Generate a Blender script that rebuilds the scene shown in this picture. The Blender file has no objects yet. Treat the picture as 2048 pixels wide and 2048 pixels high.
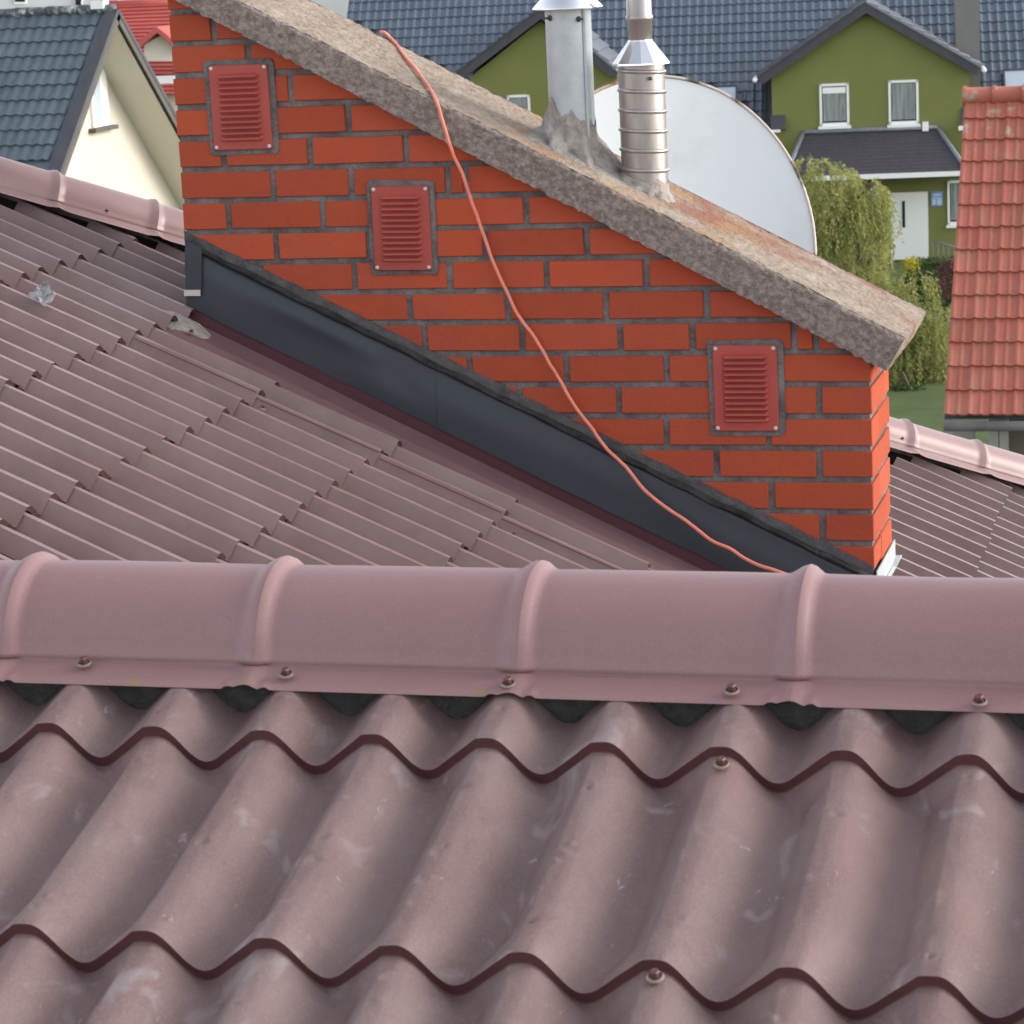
import bpy, math, random
from mathutils import Vector, Matrix, noise
random.seed(7)
R_ = math.radians
scene = bpy.context.scene
col = scene.collection

# ------------------------------------------------------------------ camera
FPX, CAM = 5324.674, Vector((2.67457, -6.48853, 0.23302))
YAW, PITCH, ROLL = -0.274607, 0.213114, -0.048168
fw = Vector((math.sin(YAW)*math.cos(PITCH), math.cos(YAW)*math.cos(PITCH), -math.sin(PITCH)))
rt0 = Vector((math.cos(YAW), -math.sin(YAW), 0)); up0 = rt0.cross(fw)
rt = rt0*math.cos(ROLL) + up0*math.sin(ROLL)
up = up0*math.cos(ROLL) - rt0*math.sin(ROLL)
cd = bpy.data.cameras.new('camera'); cam = bpy.data.objects.new('camera', cd); col.objects.link(cam)
cd.sensor_width = 36; cd.lens = 36*FPX/2048; cd.clip_start = .1; cd.clip_end = 2000
cam.matrix_world = Matrix(((rt.x, up.x, -fw.x, CAM.x), (rt.y, up.y, -fw.y, CAM.y), (rt.z, up.z, -fw.z, CAM.z), (0, 0, 0, 1)))
cd.dof.use_dof = True; cd.dof.focus_distance = 4.9; cd.dof.aperture_fstop = 27
scene.camera = cam

# ------------------------------------------------------------------ sky, sun, exposure
SUN_AZ, SUN_EL = R_(74), R_(22)          # azimuth from +Y towards +X
w = bpy.data.worlds.new('World'); scene.world = w; w.use_nodes = True
nt = w.node_tree; nt.nodes.clear()
sky = nt.nodes.new('ShaderNodeTexSky'); sky.sky_type = 'NISHITA'; sky.sun_disc = False
sky.sun_elevation = SUN_EL; sky.sun_rotation = SUN_AZ; sky.air_density = 1.0; sky.dust_density = 1.2; sky.ozone_density = 1.0
bg = nt.nodes.new('ShaderNodeBackground'); bg.inputs[1].default_value = .15
wo = nt.nodes.new('ShaderNodeOutputWorld')
hz = nt.nodes.new('ShaderNodeHueSaturation'); hz.inputs['Saturation'].default_value = .28     # a milky, hazy sky
nt.links.new(sky.outputs[0], hz.inputs['Color']); nt.links.new(hz.outputs[0], bg.inputs[0]); nt.links.new(bg.outputs[0], wo.inputs[0])
sd = bpy.data.lights.new('sun', 'SUN'); sd.energy = .60; sd.angle = R_(25); sd.color = (1, .93, .82)
sun = bpy.data.objects.new('sun', sd); col.objects.link(sun)
sv = Vector((math.cos(SUN_EL)*math.sin(SUN_AZ), math.cos(SUN_EL)*math.cos(SUN_AZ), math.sin(SUN_EL)))
sun.rotation_euler = sv.to_track_quat('Z', 'Y').to_euler(); sun.location = sv*30
vs = scene.view_settings
vs.view_transform = 'Standard'; vs.look = 'None'; vs.exposure = 1.38; vs.gamma = 1

# ------------------------------------------------------------------ helpers
def ray(px, py): return fw + rt*((px-1024)/FPX) - up*((py-1024)/FPX)
def hit(px, py, n, d):
    n = Vector(n); r = ray(px, py); return CAM + r*((d-n.dot(CAM))/n.dot(r))
def aty(px, py, y): return hit(px, py, (0, 1, 0), y)
def atd(px, py, D):
    r = ray(px, py); return CAM + r*(D/math.hypot(r.x, r.y))

def tag(o, label, cat, group=None, kind='thing'):
    o['label'] = label; o['category'] = cat; o['kind'] = kind
    if group: o['group'] = group
    return o
def thing(name, loc, label, cat, group=None):
    o = bpy.data.objects.new(name, None); col.objects.link(o); o.location = loc; o.empty_display_size = .1
    return tag(o, label, cat, group)
class MB:
    def __init__(s): s.v = []; s.f = []; s.m = []; s.sm = []
    def add(s, vs_, fs, m=0, smooth=False):
        b = len(s.v); s.v += [tuple(p) for p in vs_]
        for f in fs: s.f.append(tuple(i+b for i in f)); s.m.append(m); s.sm.append(smooth)
    def grid(s, fn, nu, nv, m=0, smooth=True, flip=False):
        vs_ = [fn(i/nu, j/nv) for j in range(nv+1) for i in range(nu+1)]
        fs = []
        for j in range(nv):
            for i in range(nu):
                a = j*(nu+1)+i; q = (a, a+1, a+nu+2, a+nu+1); fs.append(q[::-1] if flip else q)
        s.add(vs_, fs, m, smooth)
    def box(s, a, b, m=0, M=None):
        x0, y0, z0 = a; x1, y1, z1 = b
        p = [Vector(t) for t in ((x0,y0,z0),(x1,y0,z0),(x1,y1,z0),(x0,y1,z0),(x0,y0,z1),(x1,y0,z1),(x1,y1,z1),(x0,y1,z1))]
        if M: p = [M @ t for t in p]
        s.add(p, [(3,2,1,0),(4,5,6,7),(0,1,5,4),(1,2,6,5),(2,3,7,6),(3,0,4,7)], m)
    def prism(s, poly, vec, m=0):       # poly: list of points (counter-clockwise seen from the front), extruded along vec
        n = len(poly); vec = Vector(vec)
        p = [Vector(t) for t in poly] + [Vector(t)+vec for t in poly]
        s.add(p, [tuple(range(n)), tuple(range(2*n-1, n-1, -1))] + [((i+1) % n, i, n+i, n+(i+1) % n) for i in range(n)], m)
    def tube(s, pts, r, n=10, m=0, cap=True):
        pts = [Vector(p) for p in pts]; rs = r if isinstance(r, list) else [r]*len(pts)
        vs_ = []; fs = []
        for k, p in enumerate(pts):
            t = (pts[min(k+1, len(pts)-1)] - pts[max(k-1, 0)]).normalized()
            a = t.orthogonal() if k == 0 else (pa - t*pa.dot(t))
            pa = a.normalized(); b = t.cross(pa)
            vs_ += [p + (pa*math.cos(2*math.pi*i/n) + b*math.sin(2*math.pi*i/n))*rs[k] for i in range(n)]
        for k in range(len(pts)-1):
            for i in range(n): fs.append((k*n+i, k*n+(i+1) % n, (k+1)*n+(i+1) % n, (k+1)*n+i))
        if cap: fs += [tuple(range(n-1, -1, -1)), tuple(range((len(pts)-1)*n, len(pts)*n))]
        s.add(vs_, fs, m, True)
    def lathe(s, prof, c, n=40, m=0, M=None, cap=False):
        c = Vector(c); vs_ = []; fs = []
        for (r, z) in prof:
            for i in range(n):
                a = 2*math.pi*i/n; p = Vector((r*math.cos(a), r*math.sin(a), z))
                vs_.append(c + (M @ p if M else p))
        for k in range(len(prof)-1):
            for i in range(n): fs.append((k*n+i, k*n+(i+1) % n, (k+1)*n+(i+1) % n, (k+1)*n+i))
        if cap: fs += [tuple(range(n-1, -1, -1)), tuple(range((len(prof)-1)*n, len(prof)*n))]
        s.add(vs_, fs, m, True)
    def mesh(s, name, off=(0, 0, 0)):
        off = Vector(off); me = bpy.data.meshes.new(name)
        me.from_pydata([tuple(Vector(p)-off) for p in s.v], [], s.f)
        me.polygons.foreach_set('material_index', s.m); me.polygons.foreach_set('use_smooth', s.sm); me.update()
        return me
    def build(s, name, mats, parent=None, base=None):
        root = parent; off = Vector((0, 0, 0))
        while root is not None: off += root.location; root = root.parent
        loc = Vector((0, 0, 0))
        if base is not None: loc = Vector(base)-off; off = Vector(base)
        me = s.mesh(name, off)
        for m in (mats if isinstance(mats, (list, tuple)) else [mats]): me.materials.append(m)
        o = bpy.data.objects.new(name, me); col.objects.link(o); o.parent = parent; o.location = loc
        return o
def inst(name, me, M, parent):          # an object sharing mesh data, placed by a world matrix under a translated parent
    o = bpy.data.objects.new(name, me); col.objects.link(o); o.parent = parent
    o.matrix_basis = Matrix.Translation(-parent.location) @ M
    return o

# ------------------------------------------------------------------ materials
def mat(name, c1, c2=None, scale=6, rough=.6, metal=0, bump=0, bscale=40, rnd=0, stretch=(1, 1, 1), spec=.4, c3=None, scale3=60, amt3=.5,
        lo=.35, hi=.65, island=0, trans=0, detail=6):
    m = bpy.data.materials.new(name); m.use_nodes = True; n = m.node_tree; N = n.nodes; L = n.links
    b = N['Principled BSDF']; b.inputs['Roughness'].default_value = rough; b.inputs['Metallic'].default_value = metal
    b.inputs['Specular IOR Level'].default_value = spec
    geo = N.new('ShaderNodeNewGeometry'); mp = N.new('ShaderNodeMapping'); mp.inputs['Scale'].default_value = stretch
    L.new(geo.outputs['Position'], mp.inputs['Vector'])
    def nz(sc, d=detail):
        t = N.new('ShaderNodeTexNoise'); t.inputs['Scale'].default_value = sc; t.inputs['Detail'].default_value = d
        t.inputs['Roughness'].default_value = .62; L.new(mp.outputs[0], t.inputs['Vector']); return t
    def ramp(src, a, z):
        r = N.new('ShaderNodeMapRange'); r.inputs['From Min'].default_value = a; r.inputs['From Max'].default_value = z
        L.new(src, r.inputs['Value']); return r.outputs[0]
    def mix(f, a, c):
        x = N.new('ShaderNodeMix'); x.data_type = 'RGBA'
        if hasattr(f, 'links'): L.new(f, x.inputs['Factor'])
        else: x.inputs['Factor'].default_value = f
        for s_, k in ((a, 'A'), (c, 'B')):
            i = [q for q in x.inputs if q.name == k and q.type == 'RGBA'][0]
            if hasattr(s_, 'links'): L.new(s_, i)
            else: i.default_value = (*s_, 1)
        return [q for q in x.outputs if q.type == 'RGBA'][0]
    out = None
    if c2: out = mix(ramp(nz(scale).outputs[0], lo, hi), c1, c2)
    else:
        rgb = N.new('ShaderNodeRGB'); rgb.outputs[0].default_value = (*c1, 1); out = rgb.outputs[0]
    if c3:
        f = ramp(nz(scale3).outputs[0], .5, .72); mm = N.new('ShaderNodeMath'); mm.operation = 'MULTIPLY'; mm.inputs[1].default_value = amt3
        L.new(f, mm.inputs[0]); out = mix(mm.outputs[0], out, c3)
    if rnd or island:
        hs = N.new('ShaderNodeHueSaturation'); L.new(out, hs.inputs['Color'])
        src = geo.outputs['Random Per Island'] if island else N.new('ShaderNodeObjectInfo').outputs['Random']
        amp = island or rnd
        r = N.new('ShaderNodeMapRange'); r.inputs['To Min'].default_value = 1-amp; r.inputs['To Max'].default_value = 1+amp
        L.new(src, r.inputs['Value']); L.new(r.outputs[0], hs.inputs['Value']); out = hs.outputs[0]
    L.new(out, b.inputs['Base Color'])
    if bump:
        bm = N.new('ShaderNodeBump'); bm.inputs['Strength'].default_value = bump; bm.inputs['Distance'].default_value = .01
        L.new(nz(bscale, 8).outputs[0], bm.inputs['Height']); L.new(bm.outputs[0], b.inputs['Normal'])
    if trans:
        tr = N.new('ShaderNodeBsdfTranslucent'); L.new(out, tr.inputs[0]); ms = N.new('ShaderNodeMixShader'); ms.inputs[0].default_value = trans
        L.new(b.outputs[0], ms.inputs[1]); L.new(tr.outputs[0], ms.inputs[2]); L.new(ms.outputs[0], N['Material Output'].inputs[0])
    m['nodes'] = 1
    return m
def add_mix(m, fac_builder, color):      # lay one more stain over a material's colour; fac_builder(nodes, links) -> socket
    n = m.node_tree; N = n.nodes; L = n.links; b = N['Principled BSDF']
    old = b.inputs['Base Color'].links[0].from_socket
    x = N.new('ShaderNodeMix'); x.data_type = 'RGBA'
    A = [q for q in x.inputs if q.name == 'A' and q.type == 'RGBA'][0]; B = [q for q in x.inputs if q.name == 'B' and q.type == 'RGBA'][0]
    L.new(old, A); B.default_value = (*color, 1); L.new(fac_builder(N, L), x.inputs['Factor'])
    L.new([q for q in x.outputs if q.type == 'RGBA'][0], b.inputs['Base Color'])

MT = {}
MT['brick'] = mat('brick_clay', (.43, .084, .038), (.39, .082, .047), 6, .8, bump=.28, bscale=110, rnd=.12, spec=.12, c3=(.36, .062, .036), scale3=30, amt3=.35)
MT['mortar'] = mat('mortar', (.125, .120, .122), (.245, .24, .235), 11, .95, bump=.9, bscale=120, c3=(.07, .068, .07), scale3=34, amt3=.65, spec=.05)
MT['vent'] = mat('vent_paint', (.41, .072, .056), (.37, .064, .050), 8, .45, rnd=.05)
MT['slot'] = mat('louvre_slot_shade', (.085, .016, .014), rough=.8)  # slat undersides darkened in colour for the shade of the open slots
MT['rivet'] = mat('rivet_white', (.62, .55, .50), rough=.5)
MT['flash'] = mat('anthracite_sheet', (.034, .042, .052), (.039, .047, .058), 3, .40, bump=.04, bscale=6, spec=.4)
MT['fillet'] = mat('dark_mortar_fillet', (.085, .083, .088), (.135, .132, .135), 20, .95, bump=.6, bscale=120, spec=.05)
MT['sealant'] = mat('bitumen_sealant', (.014, .014, .017), (.045, .044, .048), 22, .85, bump=1.0, bscale=70)
MT['concrete'] = mat('cast_concrete', (.36, .305, .275), (.235, .195, .172), 70, .95, bump=1.0, bscale=120, c3=(.14, .115, .10), scale3=40, amt3=.6, spec=.15, detail=10, lo=.42, hi=.58)
MT['putty'] = mat('grey_cement_putty', (.42, .38, .35), (.30, .265, .24), 26, .9, bump=1.0, bscale=60, c3=(.17, .15, .135), scale3=40, amt3=.6)
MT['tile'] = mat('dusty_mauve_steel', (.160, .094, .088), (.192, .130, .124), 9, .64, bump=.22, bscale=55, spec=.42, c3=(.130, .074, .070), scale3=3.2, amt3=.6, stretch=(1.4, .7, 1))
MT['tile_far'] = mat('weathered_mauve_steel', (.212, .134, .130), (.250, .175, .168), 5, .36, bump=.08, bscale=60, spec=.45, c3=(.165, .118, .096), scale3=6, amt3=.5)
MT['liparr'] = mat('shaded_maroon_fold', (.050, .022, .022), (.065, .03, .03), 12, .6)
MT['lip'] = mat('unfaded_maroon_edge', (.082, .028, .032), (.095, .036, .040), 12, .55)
MT['apron'] = mat('maroon_apron_sheet', (.185, .112, .116), (.150, .088, .094), 4, .55, bump=.08, bscale=12, c3=(.13, .08, .085), scale3=9, amt3=.5)
MT['upstand'] = mat('dark_maroon_upstand', (.105, .040, .046), rough=.55)
MT['cap'] = mat('mauve_ridge_steel', (.245, .134, .136), (.255, .146, .148), 4, .46, bump=.02, bscale=30, spec=.42)
MT['capfar'] = mat('mauve_hip_steel', (.270, .165, .164), (.29, .19, .186), 5, .36, spec=.5)
MT['foam'] = mat('foam_strip', (.060, .062, .058), (.105, .105, .095), 60, .95, bump=1.0, bscale=220)
MT['screw'] = mat('brown_screw_paint', (.17, .075, .068), (.11, .05, .045), 200, .4, metal=.3)
MT['washer'] = mat('steel_washer', (.32, .25, .20), rough=.4, metal=.6)
MT['galv'] = mat('galvanised_steel', (.42, .46, .49), (.52, .55, .57), 30, .55, metal=.45, bump=.1, bscale=30, c3=(.33, .34, .35), scale3=60, amt3=.5)
MT['alu'] = mat('bright_aluminium', (.80, .82, .86), rough=.22, metal=1)
MT['liner'] = mat('stained_steel_liner', (.43, .40, .39), (.34, .30, .29), 14, .36, metal=.8, c3=(.46, .43, .38), scale3=24, amt3=.4, stretch=(3, 3, .6))
MT['rail0'] = mat('dark_bolt_steel', (.09, .09, .095), rough=.4, metal=.6)
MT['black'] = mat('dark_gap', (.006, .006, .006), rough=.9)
MT['dish'] = mat('dish_white', (.80, .82, .83), (.77, .79, .80), 2, .8, spec=.2, c3=(.62, .60, .56), scale3=6, amt3=.35)
MT['dishrim'] = mat('dish_rim', (.60, .52, .45), (.12, .07, .05), 7, .6, lo=.50, hi=.56, c3=(.45, .15, .06), scale3=5, amt3=.8)
MT['cable'] = mat('salmon_cable', (.82, .265, .185), (.74, .22, .15), 30, .5)
MT['plastic'] = mat('clear_plastic_scrap', (.42, .42, .45), (.30, .30, .33), 60, .3, trans=.4)
# rust and lichen along the concrete slab's top, lichen on the ridge flange
def band(axis, a0, a1, sc, lo, hi, extra=None):
    def f(N, L):
        g = N.new('ShaderNodeNewGeometry'); s = N.new('ShaderNodeSeparateXYZ'); L.new(g.outputs['Position'], s.inputs[0])
        m1 = N.new('ShaderNodeMapRange'); m1.inputs['From Min'].default_value = a0; m1.inputs['From Max'].default_value = a1; m1.interpolation_type = 'SMOOTHSTEP'
        L.new(s.outputs[axis], m1.inputs['Value'])
        t = N.new('ShaderNodeTexNoise'); t.inputs['Scale'].default_value = sc; t.inputs['Detail'].default_value = 8; L.new(g.outputs['Position'], t.inputs['Vector'])
        m2 = N.new('ShaderNodeMapRange'); m2.inputs['From Min'].default_value = lo; m2.inputs['From Max'].default_value = hi; L.new(t.outputs[0], m2.inputs['Value'])
        mu = N.new('ShaderNodeMath'); mu.operation = 'MULTIPLY'; L.new(m1.outputs[0], mu.inputs[0]); L.new(m2.outputs[0], mu.inputs[1]); out = mu.outputs[0]
        if extra:
            ax, b0, b1 = extra; m3 = N.new('ShaderNodeMapRange'); m3.inputs['From Min'].default_value = b0; m3.inputs['From Max'].default_value = b1
            m3.interpolation_type = 'SMOOTHSTEP'; L.new(s.outputs[ax], m3.inputs['Value']); m4 = N.new('ShaderNodeMath'); m4.operation = 'MULTIPLY'
            L.new(out, m4.inputs[0]); L.new(m3.outputs[0], m4.inputs[1]); out = m4.outputs[0]
        return out
    return f
MT['slabtop'] = mat('worn_slab_screed', (.40, .325, .265), (.26, .205, .165), 42, .95, bump=1.0, bscale=110, c3=(.46, .40, .33), scale3=12, amt3=.8, spec=.15, detail=9)
add_mix(MT['slabtop'], band('X', 1.12, 1.35, 5, .44, .60, ('Y', .05, .14)), (.29, .145, .105))
add_mix(MT['slabtop'], band('X', .78, .95, 7, .50, .62, ('X', 1.6, 1.3)), (.37, .225, .125))
def scuff(sc, lo, hi, st, amt=1.0):
    def f(N, L):
        g = N.new('ShaderNodeNewGeometry'); mp = N.new('ShaderNodeMapping'); mp.inputs['Scale'].default_value = st; L.new(g.outputs['Position'], mp.inputs['Vector'])
        t = N.new('ShaderNodeTexNoise'); t.inputs['Scale'].default_value = sc; t.inputs['Detail'].default_value = 5; t.inputs['Distortion'].default_value = 1.2; L.new(mp.outputs[0], t.inputs['Vector'])
        r = N.new('ShaderNodeMapRange'); r.inputs['From Min'].default_value = lo; r.inputs['From Max'].default_value = hi; r.inputs['To Max'].default_value = amt; L.new(t.outputs[0], r.inputs['Value']); return r.outputs[0]
    return f
add_mix(MT['tile'], scuff(420, .45, .75, (1, 1, 1), .35), (.30, .245, .245))
add_mix(MT['tile'], scuff(16, .60, .70, (1, .55, 1), .6), (.285, .240, .245))
add_mix(MT['tile'], scuff(75, .70, .76, (1, .35, 1), .7), (.36, .31, .31))
add_mix(MT['tile'], scuff(4, .56, .74, (1, 1, 1), .5), (.245, .150, .135))
add_mix(MT['cap'], scuff(300, .5, .75, (1, 1, 1), .25), (.36, .27, .265))
add_mix(MT['flash'], scuff(120, .74, .78, (1, 1, 1), .7), (.25, .26, .28))
add_mix(MT['cap'], band('Y', -3.905, -3.919, 26, .58, .70), (.26, .17, .07))
MT['foam_l'] = MT['foam']

# ------------------------------------------------------------------ roof geometry constants
AL = math.atan(.28275)                    # wing roof pitch
WAVE, MOD, AMP = .1215, .344, .042
def prof(u, w=0.0):                       # u in waves from the crest; w = 1 between the steps, where the left flank of each wave stands steeper
    tr = .428+.22*w; u = (u+.5) % 1 - .5
    while u > tr: u -= 1
    while u < tr-1: u += 1
    sh = -.10+.02*w
    if sh <= u <= .03: return AMP*(-.035*(u/.10)**2)
    if u > .03:
        t = (u-.03)/(tr-.03); return AMP*(-.003-.997*(.5-.5*math.cos(math.pi*t**(1-.12*w))))
    t = (sh-u)/(1-tr+sh); f = 1.16*t if t < .72 else 1-(1-1.16*.72)*((1-t)/.28)**1.9
    return AMP*(-.035-.965*min(1, f))

# ------------------------------------------------------------------ ground
g = MB(); g.grid(lambda a, b: (-400+800*a, -100+700*b, -10.3), 8, 8, smooth=False)
MT['grass'] = mat('lawn', (.075, .105, .028), (.05, .08, .02), .8, .9, bump=.6, bscale=5, c3=(.10, .14, .035), scale3=14, amt3=.6)
go = g.build('ground', MT['grass']); go['kind'] = 'structure'; go['label'] = 'green lawn between the village houses'

# ------------------------------------------------------------------ the wing roof in front
X0, Y1, Z1 = 1.44867, -4.00092, -.56049
wing = thing('wing_roof', (1.9, -4.6, -10.3), 'nearest dusty mauve metal tile roof with rolled ridge, filling the bottom of the picture', 'roof')
DV = Vector((0, math.cos(AL), math.sin(AL))); NV = Vector((0, -math.sin(AL), math.cos(AL))); STEP = .0138
class side: on = None
def fg_tile(i, r):
    rnd = random.Random(i*31+r*7); seam = False
    dents = [(rnd.uniform(-.25, .04) if rnd.random() < .8 else rnd.uniform(-.1, .35), rnd.uniform(.06, .95), rnd.uniform(.0035, .012), rnd.uniform(.0012, .0032)*rnd.choice((1, 1, -1)), rnd.uniform(.35, 1.0), rnd.uniform(-.8, .8)) for _ in range(rnd.randint(7, 14))]
    base = Vector((X0+i*WAVE, Y1, Z1)) - DV*(MOD*(r-1))      # crest point of the row's lower edge
    L0 = MOD if r > 0 else MOD
    def fn(a, b):
        u = -.572+a; v = b
        x = u*WAVE; fl_ = 1-.16*(.45 if r == 1 else 1)*math.sin(math.pi*min(1, max(0, b*1.02)))**.6
        h = -AMP*.42+(prof(u, (.35 if r == 1 else 1)*min(1, max(0, (b-.02)/.14))*min(1, max(0, (1.0-b)/.10)))+AMP*.42)*fl_ - STEP*b
        px, pv = x, b*L0
        h += .0011*noise.noise(Vector(((base.x+px)*20, (base.y+pv)*7, r*3.1))) + .0005*noise.noise(Vector(((base.x+px)*70, (base.y+pv)*40, r*5.7)))
        for (du, dv, rad, dep, asp, rot) in dents:
            ex = (px-du*WAVE)*math.cos(rot)-(pv-dv*L0)*math.sin(rot); ey = (px-du*WAVE)*math.sin(rot)+(pv-dv*L0)*math.cos(rot)
            q = (ex/rad)**2+(ey/(rad*asp))**2
            if q < 6: h += dep*math.exp(-q)*(1-.6*q if q < 3 else -.2)
        if seam and (side.on or (side.on is None and u < -.235)): h += .0014*(1 if u > -.42 else max(0, (u+.572)/.152))
        # the formed lower edge curls down a little
        if b < .03: h -= .0015*(1-b/.03)
        return base + Vector((px, 0, 0)) + DV*pv + NV*h
    m = MB(); NU, NW = 64, 110
    if seam:                              # the next sheet laps over this one: a real cut edge on the left shoulder
        cut = (-.235+.572); side.on = True
        m.grid(lambda a, b: fn(a*cut, b), 16, NW, 0, True)
        side.on = False; m.grid(lambda a, b: fn(cut+a*(1-cut), b), 28, NW, 0, True)
        def wall_(a, b):
            side.on = False; p = fn(cut, b); side.on = True; q = fn(cut, b); return p+(q-p)*a
        m.grid(wall_, 1, NW, 1, False)
        side.on = None
    else: m.grid(fn, NU, NW, 0, True)
    # lower lip: a vertical maroon fold
    def lip(a, b):
        p = fn(a, 0); return p - NV*(.0150*b) + DV*(.001*b)
    m.grid(lip, NU, 3, 1, True, flip=True)
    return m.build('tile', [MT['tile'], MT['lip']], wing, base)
for r in (1, 2, 3):
    for i in range(-2, 11): fg_tile(i, r)
# row numbering: edge 1 is the lower edge of the topmost row (r=1 in fg_tile), edge 2 of r=2, edge 3 of r=3
back = MB()
def bk(a, b): return (.6+2.6*a, -3.72+3.4*b, -.512-.36*3.4*b)
back.grid(bk, 6, 6, smooth=False); back.build('back_slope', MT['tile_far'], wing)
wb = MB(); wb.box((.55, -8.5, -10.3), (4.6, -2.2, -2.3)); MT['render'] = mat('cream_render', (.62, .56, .46), (.58, .52, .43), 3, .9, bump=.2, bscale=80)
wb.build('wall', MT['render'], wing)

def ridge_cap(parent, name, O, A, S, U, rings, sl, mats, r=.088, fl=.045, nseg=64, bulge=.0100, z0=0.0, zb=None):
    """half round cap: O a point on the axis line, A axis, S towards the viewer's side, U up; rings = axial ring positions; sl = flange slope (down per out)"""
    A, S, U = Vector(A).normalized(), Vector(S).normalized(), Vector(U).normalized()
    segs = []
    for k in range(len(rings)-1):
        a0, a1 = rings[k], rings[k+1]; m = MB(); rn = random.Random(k*13+len(rings)); sg = rn.uniform(-.0012, .0012)
        def ringb(a, wide=1.0):
            best = 0
            for c in (a0, a1):
                d = a-c
                hw = (.023 if d < 0 else .016)*wide
                if abs(d) < hw: best = max(best, (.5+.5*math.cos(math.pi*d/hw))**.8)
            return best
        def fn(t, q):
            a = a0+(a1-a0)*q
            if q > 0.999: a = a1
            b = ringb(a, 1+.25*max(0, 1-abs(t-.16)/.10)); rr = r + bulge*b + .0012*noise.noise(Vector((a*6+k, t*4, 1.7))) + sg*math.sin(math.pi*q)
            # t 0..1 : flange out -> flange in -> arc -> flange
            if t < .16:
                e = t/.16; s_ = r+fl*(1-e); u = z0-sl*fl*(1-e)*1.0 + .0055*b - (.0 if e > .15 else .0022*(1-e/.15))
                if e < .5: u += .004*math.exp(-((a-a1+.021)/.004)**2)*(1-e*2) + .004*math.exp(-((a-a1-.021)/.004)**2)*(1-e*2)+ .004*math.exp(-((a-a0-.021)/.004)**2)*(1-e*2)
            elif t < .86:
                e = (t-.16)/.70; ph = math.pi*e; s_ = rr*math.cos(ph); u = z0 + (rr)*math.sin(ph)
                if e < .06: s_ += .004*(1-e/.06); 
            else:
                e = (t-.86)/.14; s_ = -r-fl*e; u = z0-(zb if zb is not None else sl)*fl*e
            return Vector(O)+A*a+S*s_+U*u
        m.grid(fn, 84, nseg, 0, True)
        segs.append(m.build(name, mats, parent, Vector(O)+A*((a0+a1)/2)))
    return segs
RX = [1.065, 1.3687-.021, 1.6667-.021, 1.9607-.021, 2.2551-.021, 2.5495-.021, 2.845-.021]
caps = ridge_cap(wing, 'ridge_cap', (0, -3.79, -.527), (1, 0, 0), (0, -1, 0), (0, 0, 1), RX, .283, MT['cap'])

def screw_mesh():
    m = MB(); m.lathe([(0, 0), (.0085, 0), (.0085, .0012), (.0062, .0024), (.0062, .0024)], (0, 0, 0), 18, 1)
    m.lathe([(.0046, .002), (.0046, .0075), (.0038, .0085), (0, .0085)], (0, 0, 0), 6, 0)
    for k in range(len(m.sm)): m.sm[k] = False
    me = m.mesh('screw'); me.materials.append(MT['screw']); me.materials.append(MT['washer']); return me
SCR = screw_mesh()
def basis(x, y, z, p): return Matrix(((x[0], y[0], z[0], p[0]), (x[1], y[1], z[1], p[1]), (x[2], y[2], z[2], p[2]), (0, 0, 0, 1)))
TX = Vector((1, 0, 0))
fn_d = (0, -.28275, 1); D0 = Z1 - .28275*Y1
for k, (px, py) in enumerate([(169, 1328), (573, 1350), (1017, 1369), (1464, 1383), (1959, 1405)]):
    p = hit(px, py, fn_d, D0+.004); inst('screw', SCR, basis(TX, DV, NV, p), wing)
for (px, py) in [(1444, 1530), (1311, 1956)]:
    p = hit(px, py, fn_d, D0-.0105); inst('screw', SCR, basis(TX, DV, NV, p), wing)
# foam strips closing the troughs under the ridge flange
for i in range(-2, 11):
    m = MB(); YF = -3.893; zc = Z1+.28275*(YF-Y1)
    def ff(a, b):
        u = .03+.94*a; lo = zc+prof(u, .35)-.011; hi = zc-.0025
        z = lo+(hi-lo)*b; n_ = .003*noise.noise(Vector((i*3+u*30, z*200, 0)))
        return (X0+(i+u)*WAVE, YF+n_-.012*math.sin(math.pi*min(1, b*1.2))*.4, z)
    m.grid(ff, 22, 6, 0, True); m.build('foam_filler', MT['foam'], wing)

# ------------------------------------------------------------------ the main roof behind
BE = math.atan(.484); CZ = -.680
def crest_z(x): return CZ-.484*x
main = thing('main_roof', (.5, .5, -10.3), 'mauve metal tile hip roof surrounding the red brick chimney', 'roof')
VM = Vector((-math.cos(BE), 0, math.sin(BE))); NM = Vector((math.sin(BE), 0, math.cos(BE))); UM = Vector((0, 1, 0))
ROWX = [-1.21, -.907, -.607, -.281, .022, .335, .642, .945, 1.27, 1.63, 1.935, 2.25, 2.56]
def prof_m(u):                            # flat narrow crest, steep flank on the near side, long easy flank beyond
    if u < -.16: t = (-.16-u)/.34; return -AMP*(1-.42*t**1.2)           # rising towards the next crest nearer the viewer
    if u < -.03: return -AMP*(-.03-u)/.13
    if u < .09: return 0.0
    t = (u-.09)/.41; return -AMP*.58*t**1.1
def tile_mesh(L, key):
    m = MB(); ST = .0135
    def pt(u, b):
        rn = .0009*noise.noise(Vector((u*9, b*5, key)))
        return Vector((u*WAVE, b*L*1.09, prof_m(u) - ST*b + rn))
    for (u0, u1, n) in ((-.5, -.16, 7), (-.16, -.03, 3), (-.03, .09, 3), (.09, .5, 7)):
        e = 1e-5
        m.grid(lambda a, b: pt(u0+e+(u1-u0-2*e)*a, b), n, 6, 0, True)
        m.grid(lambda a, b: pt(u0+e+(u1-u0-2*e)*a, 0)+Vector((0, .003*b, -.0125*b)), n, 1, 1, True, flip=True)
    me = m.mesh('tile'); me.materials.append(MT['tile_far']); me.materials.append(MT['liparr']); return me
tm = {}
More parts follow.
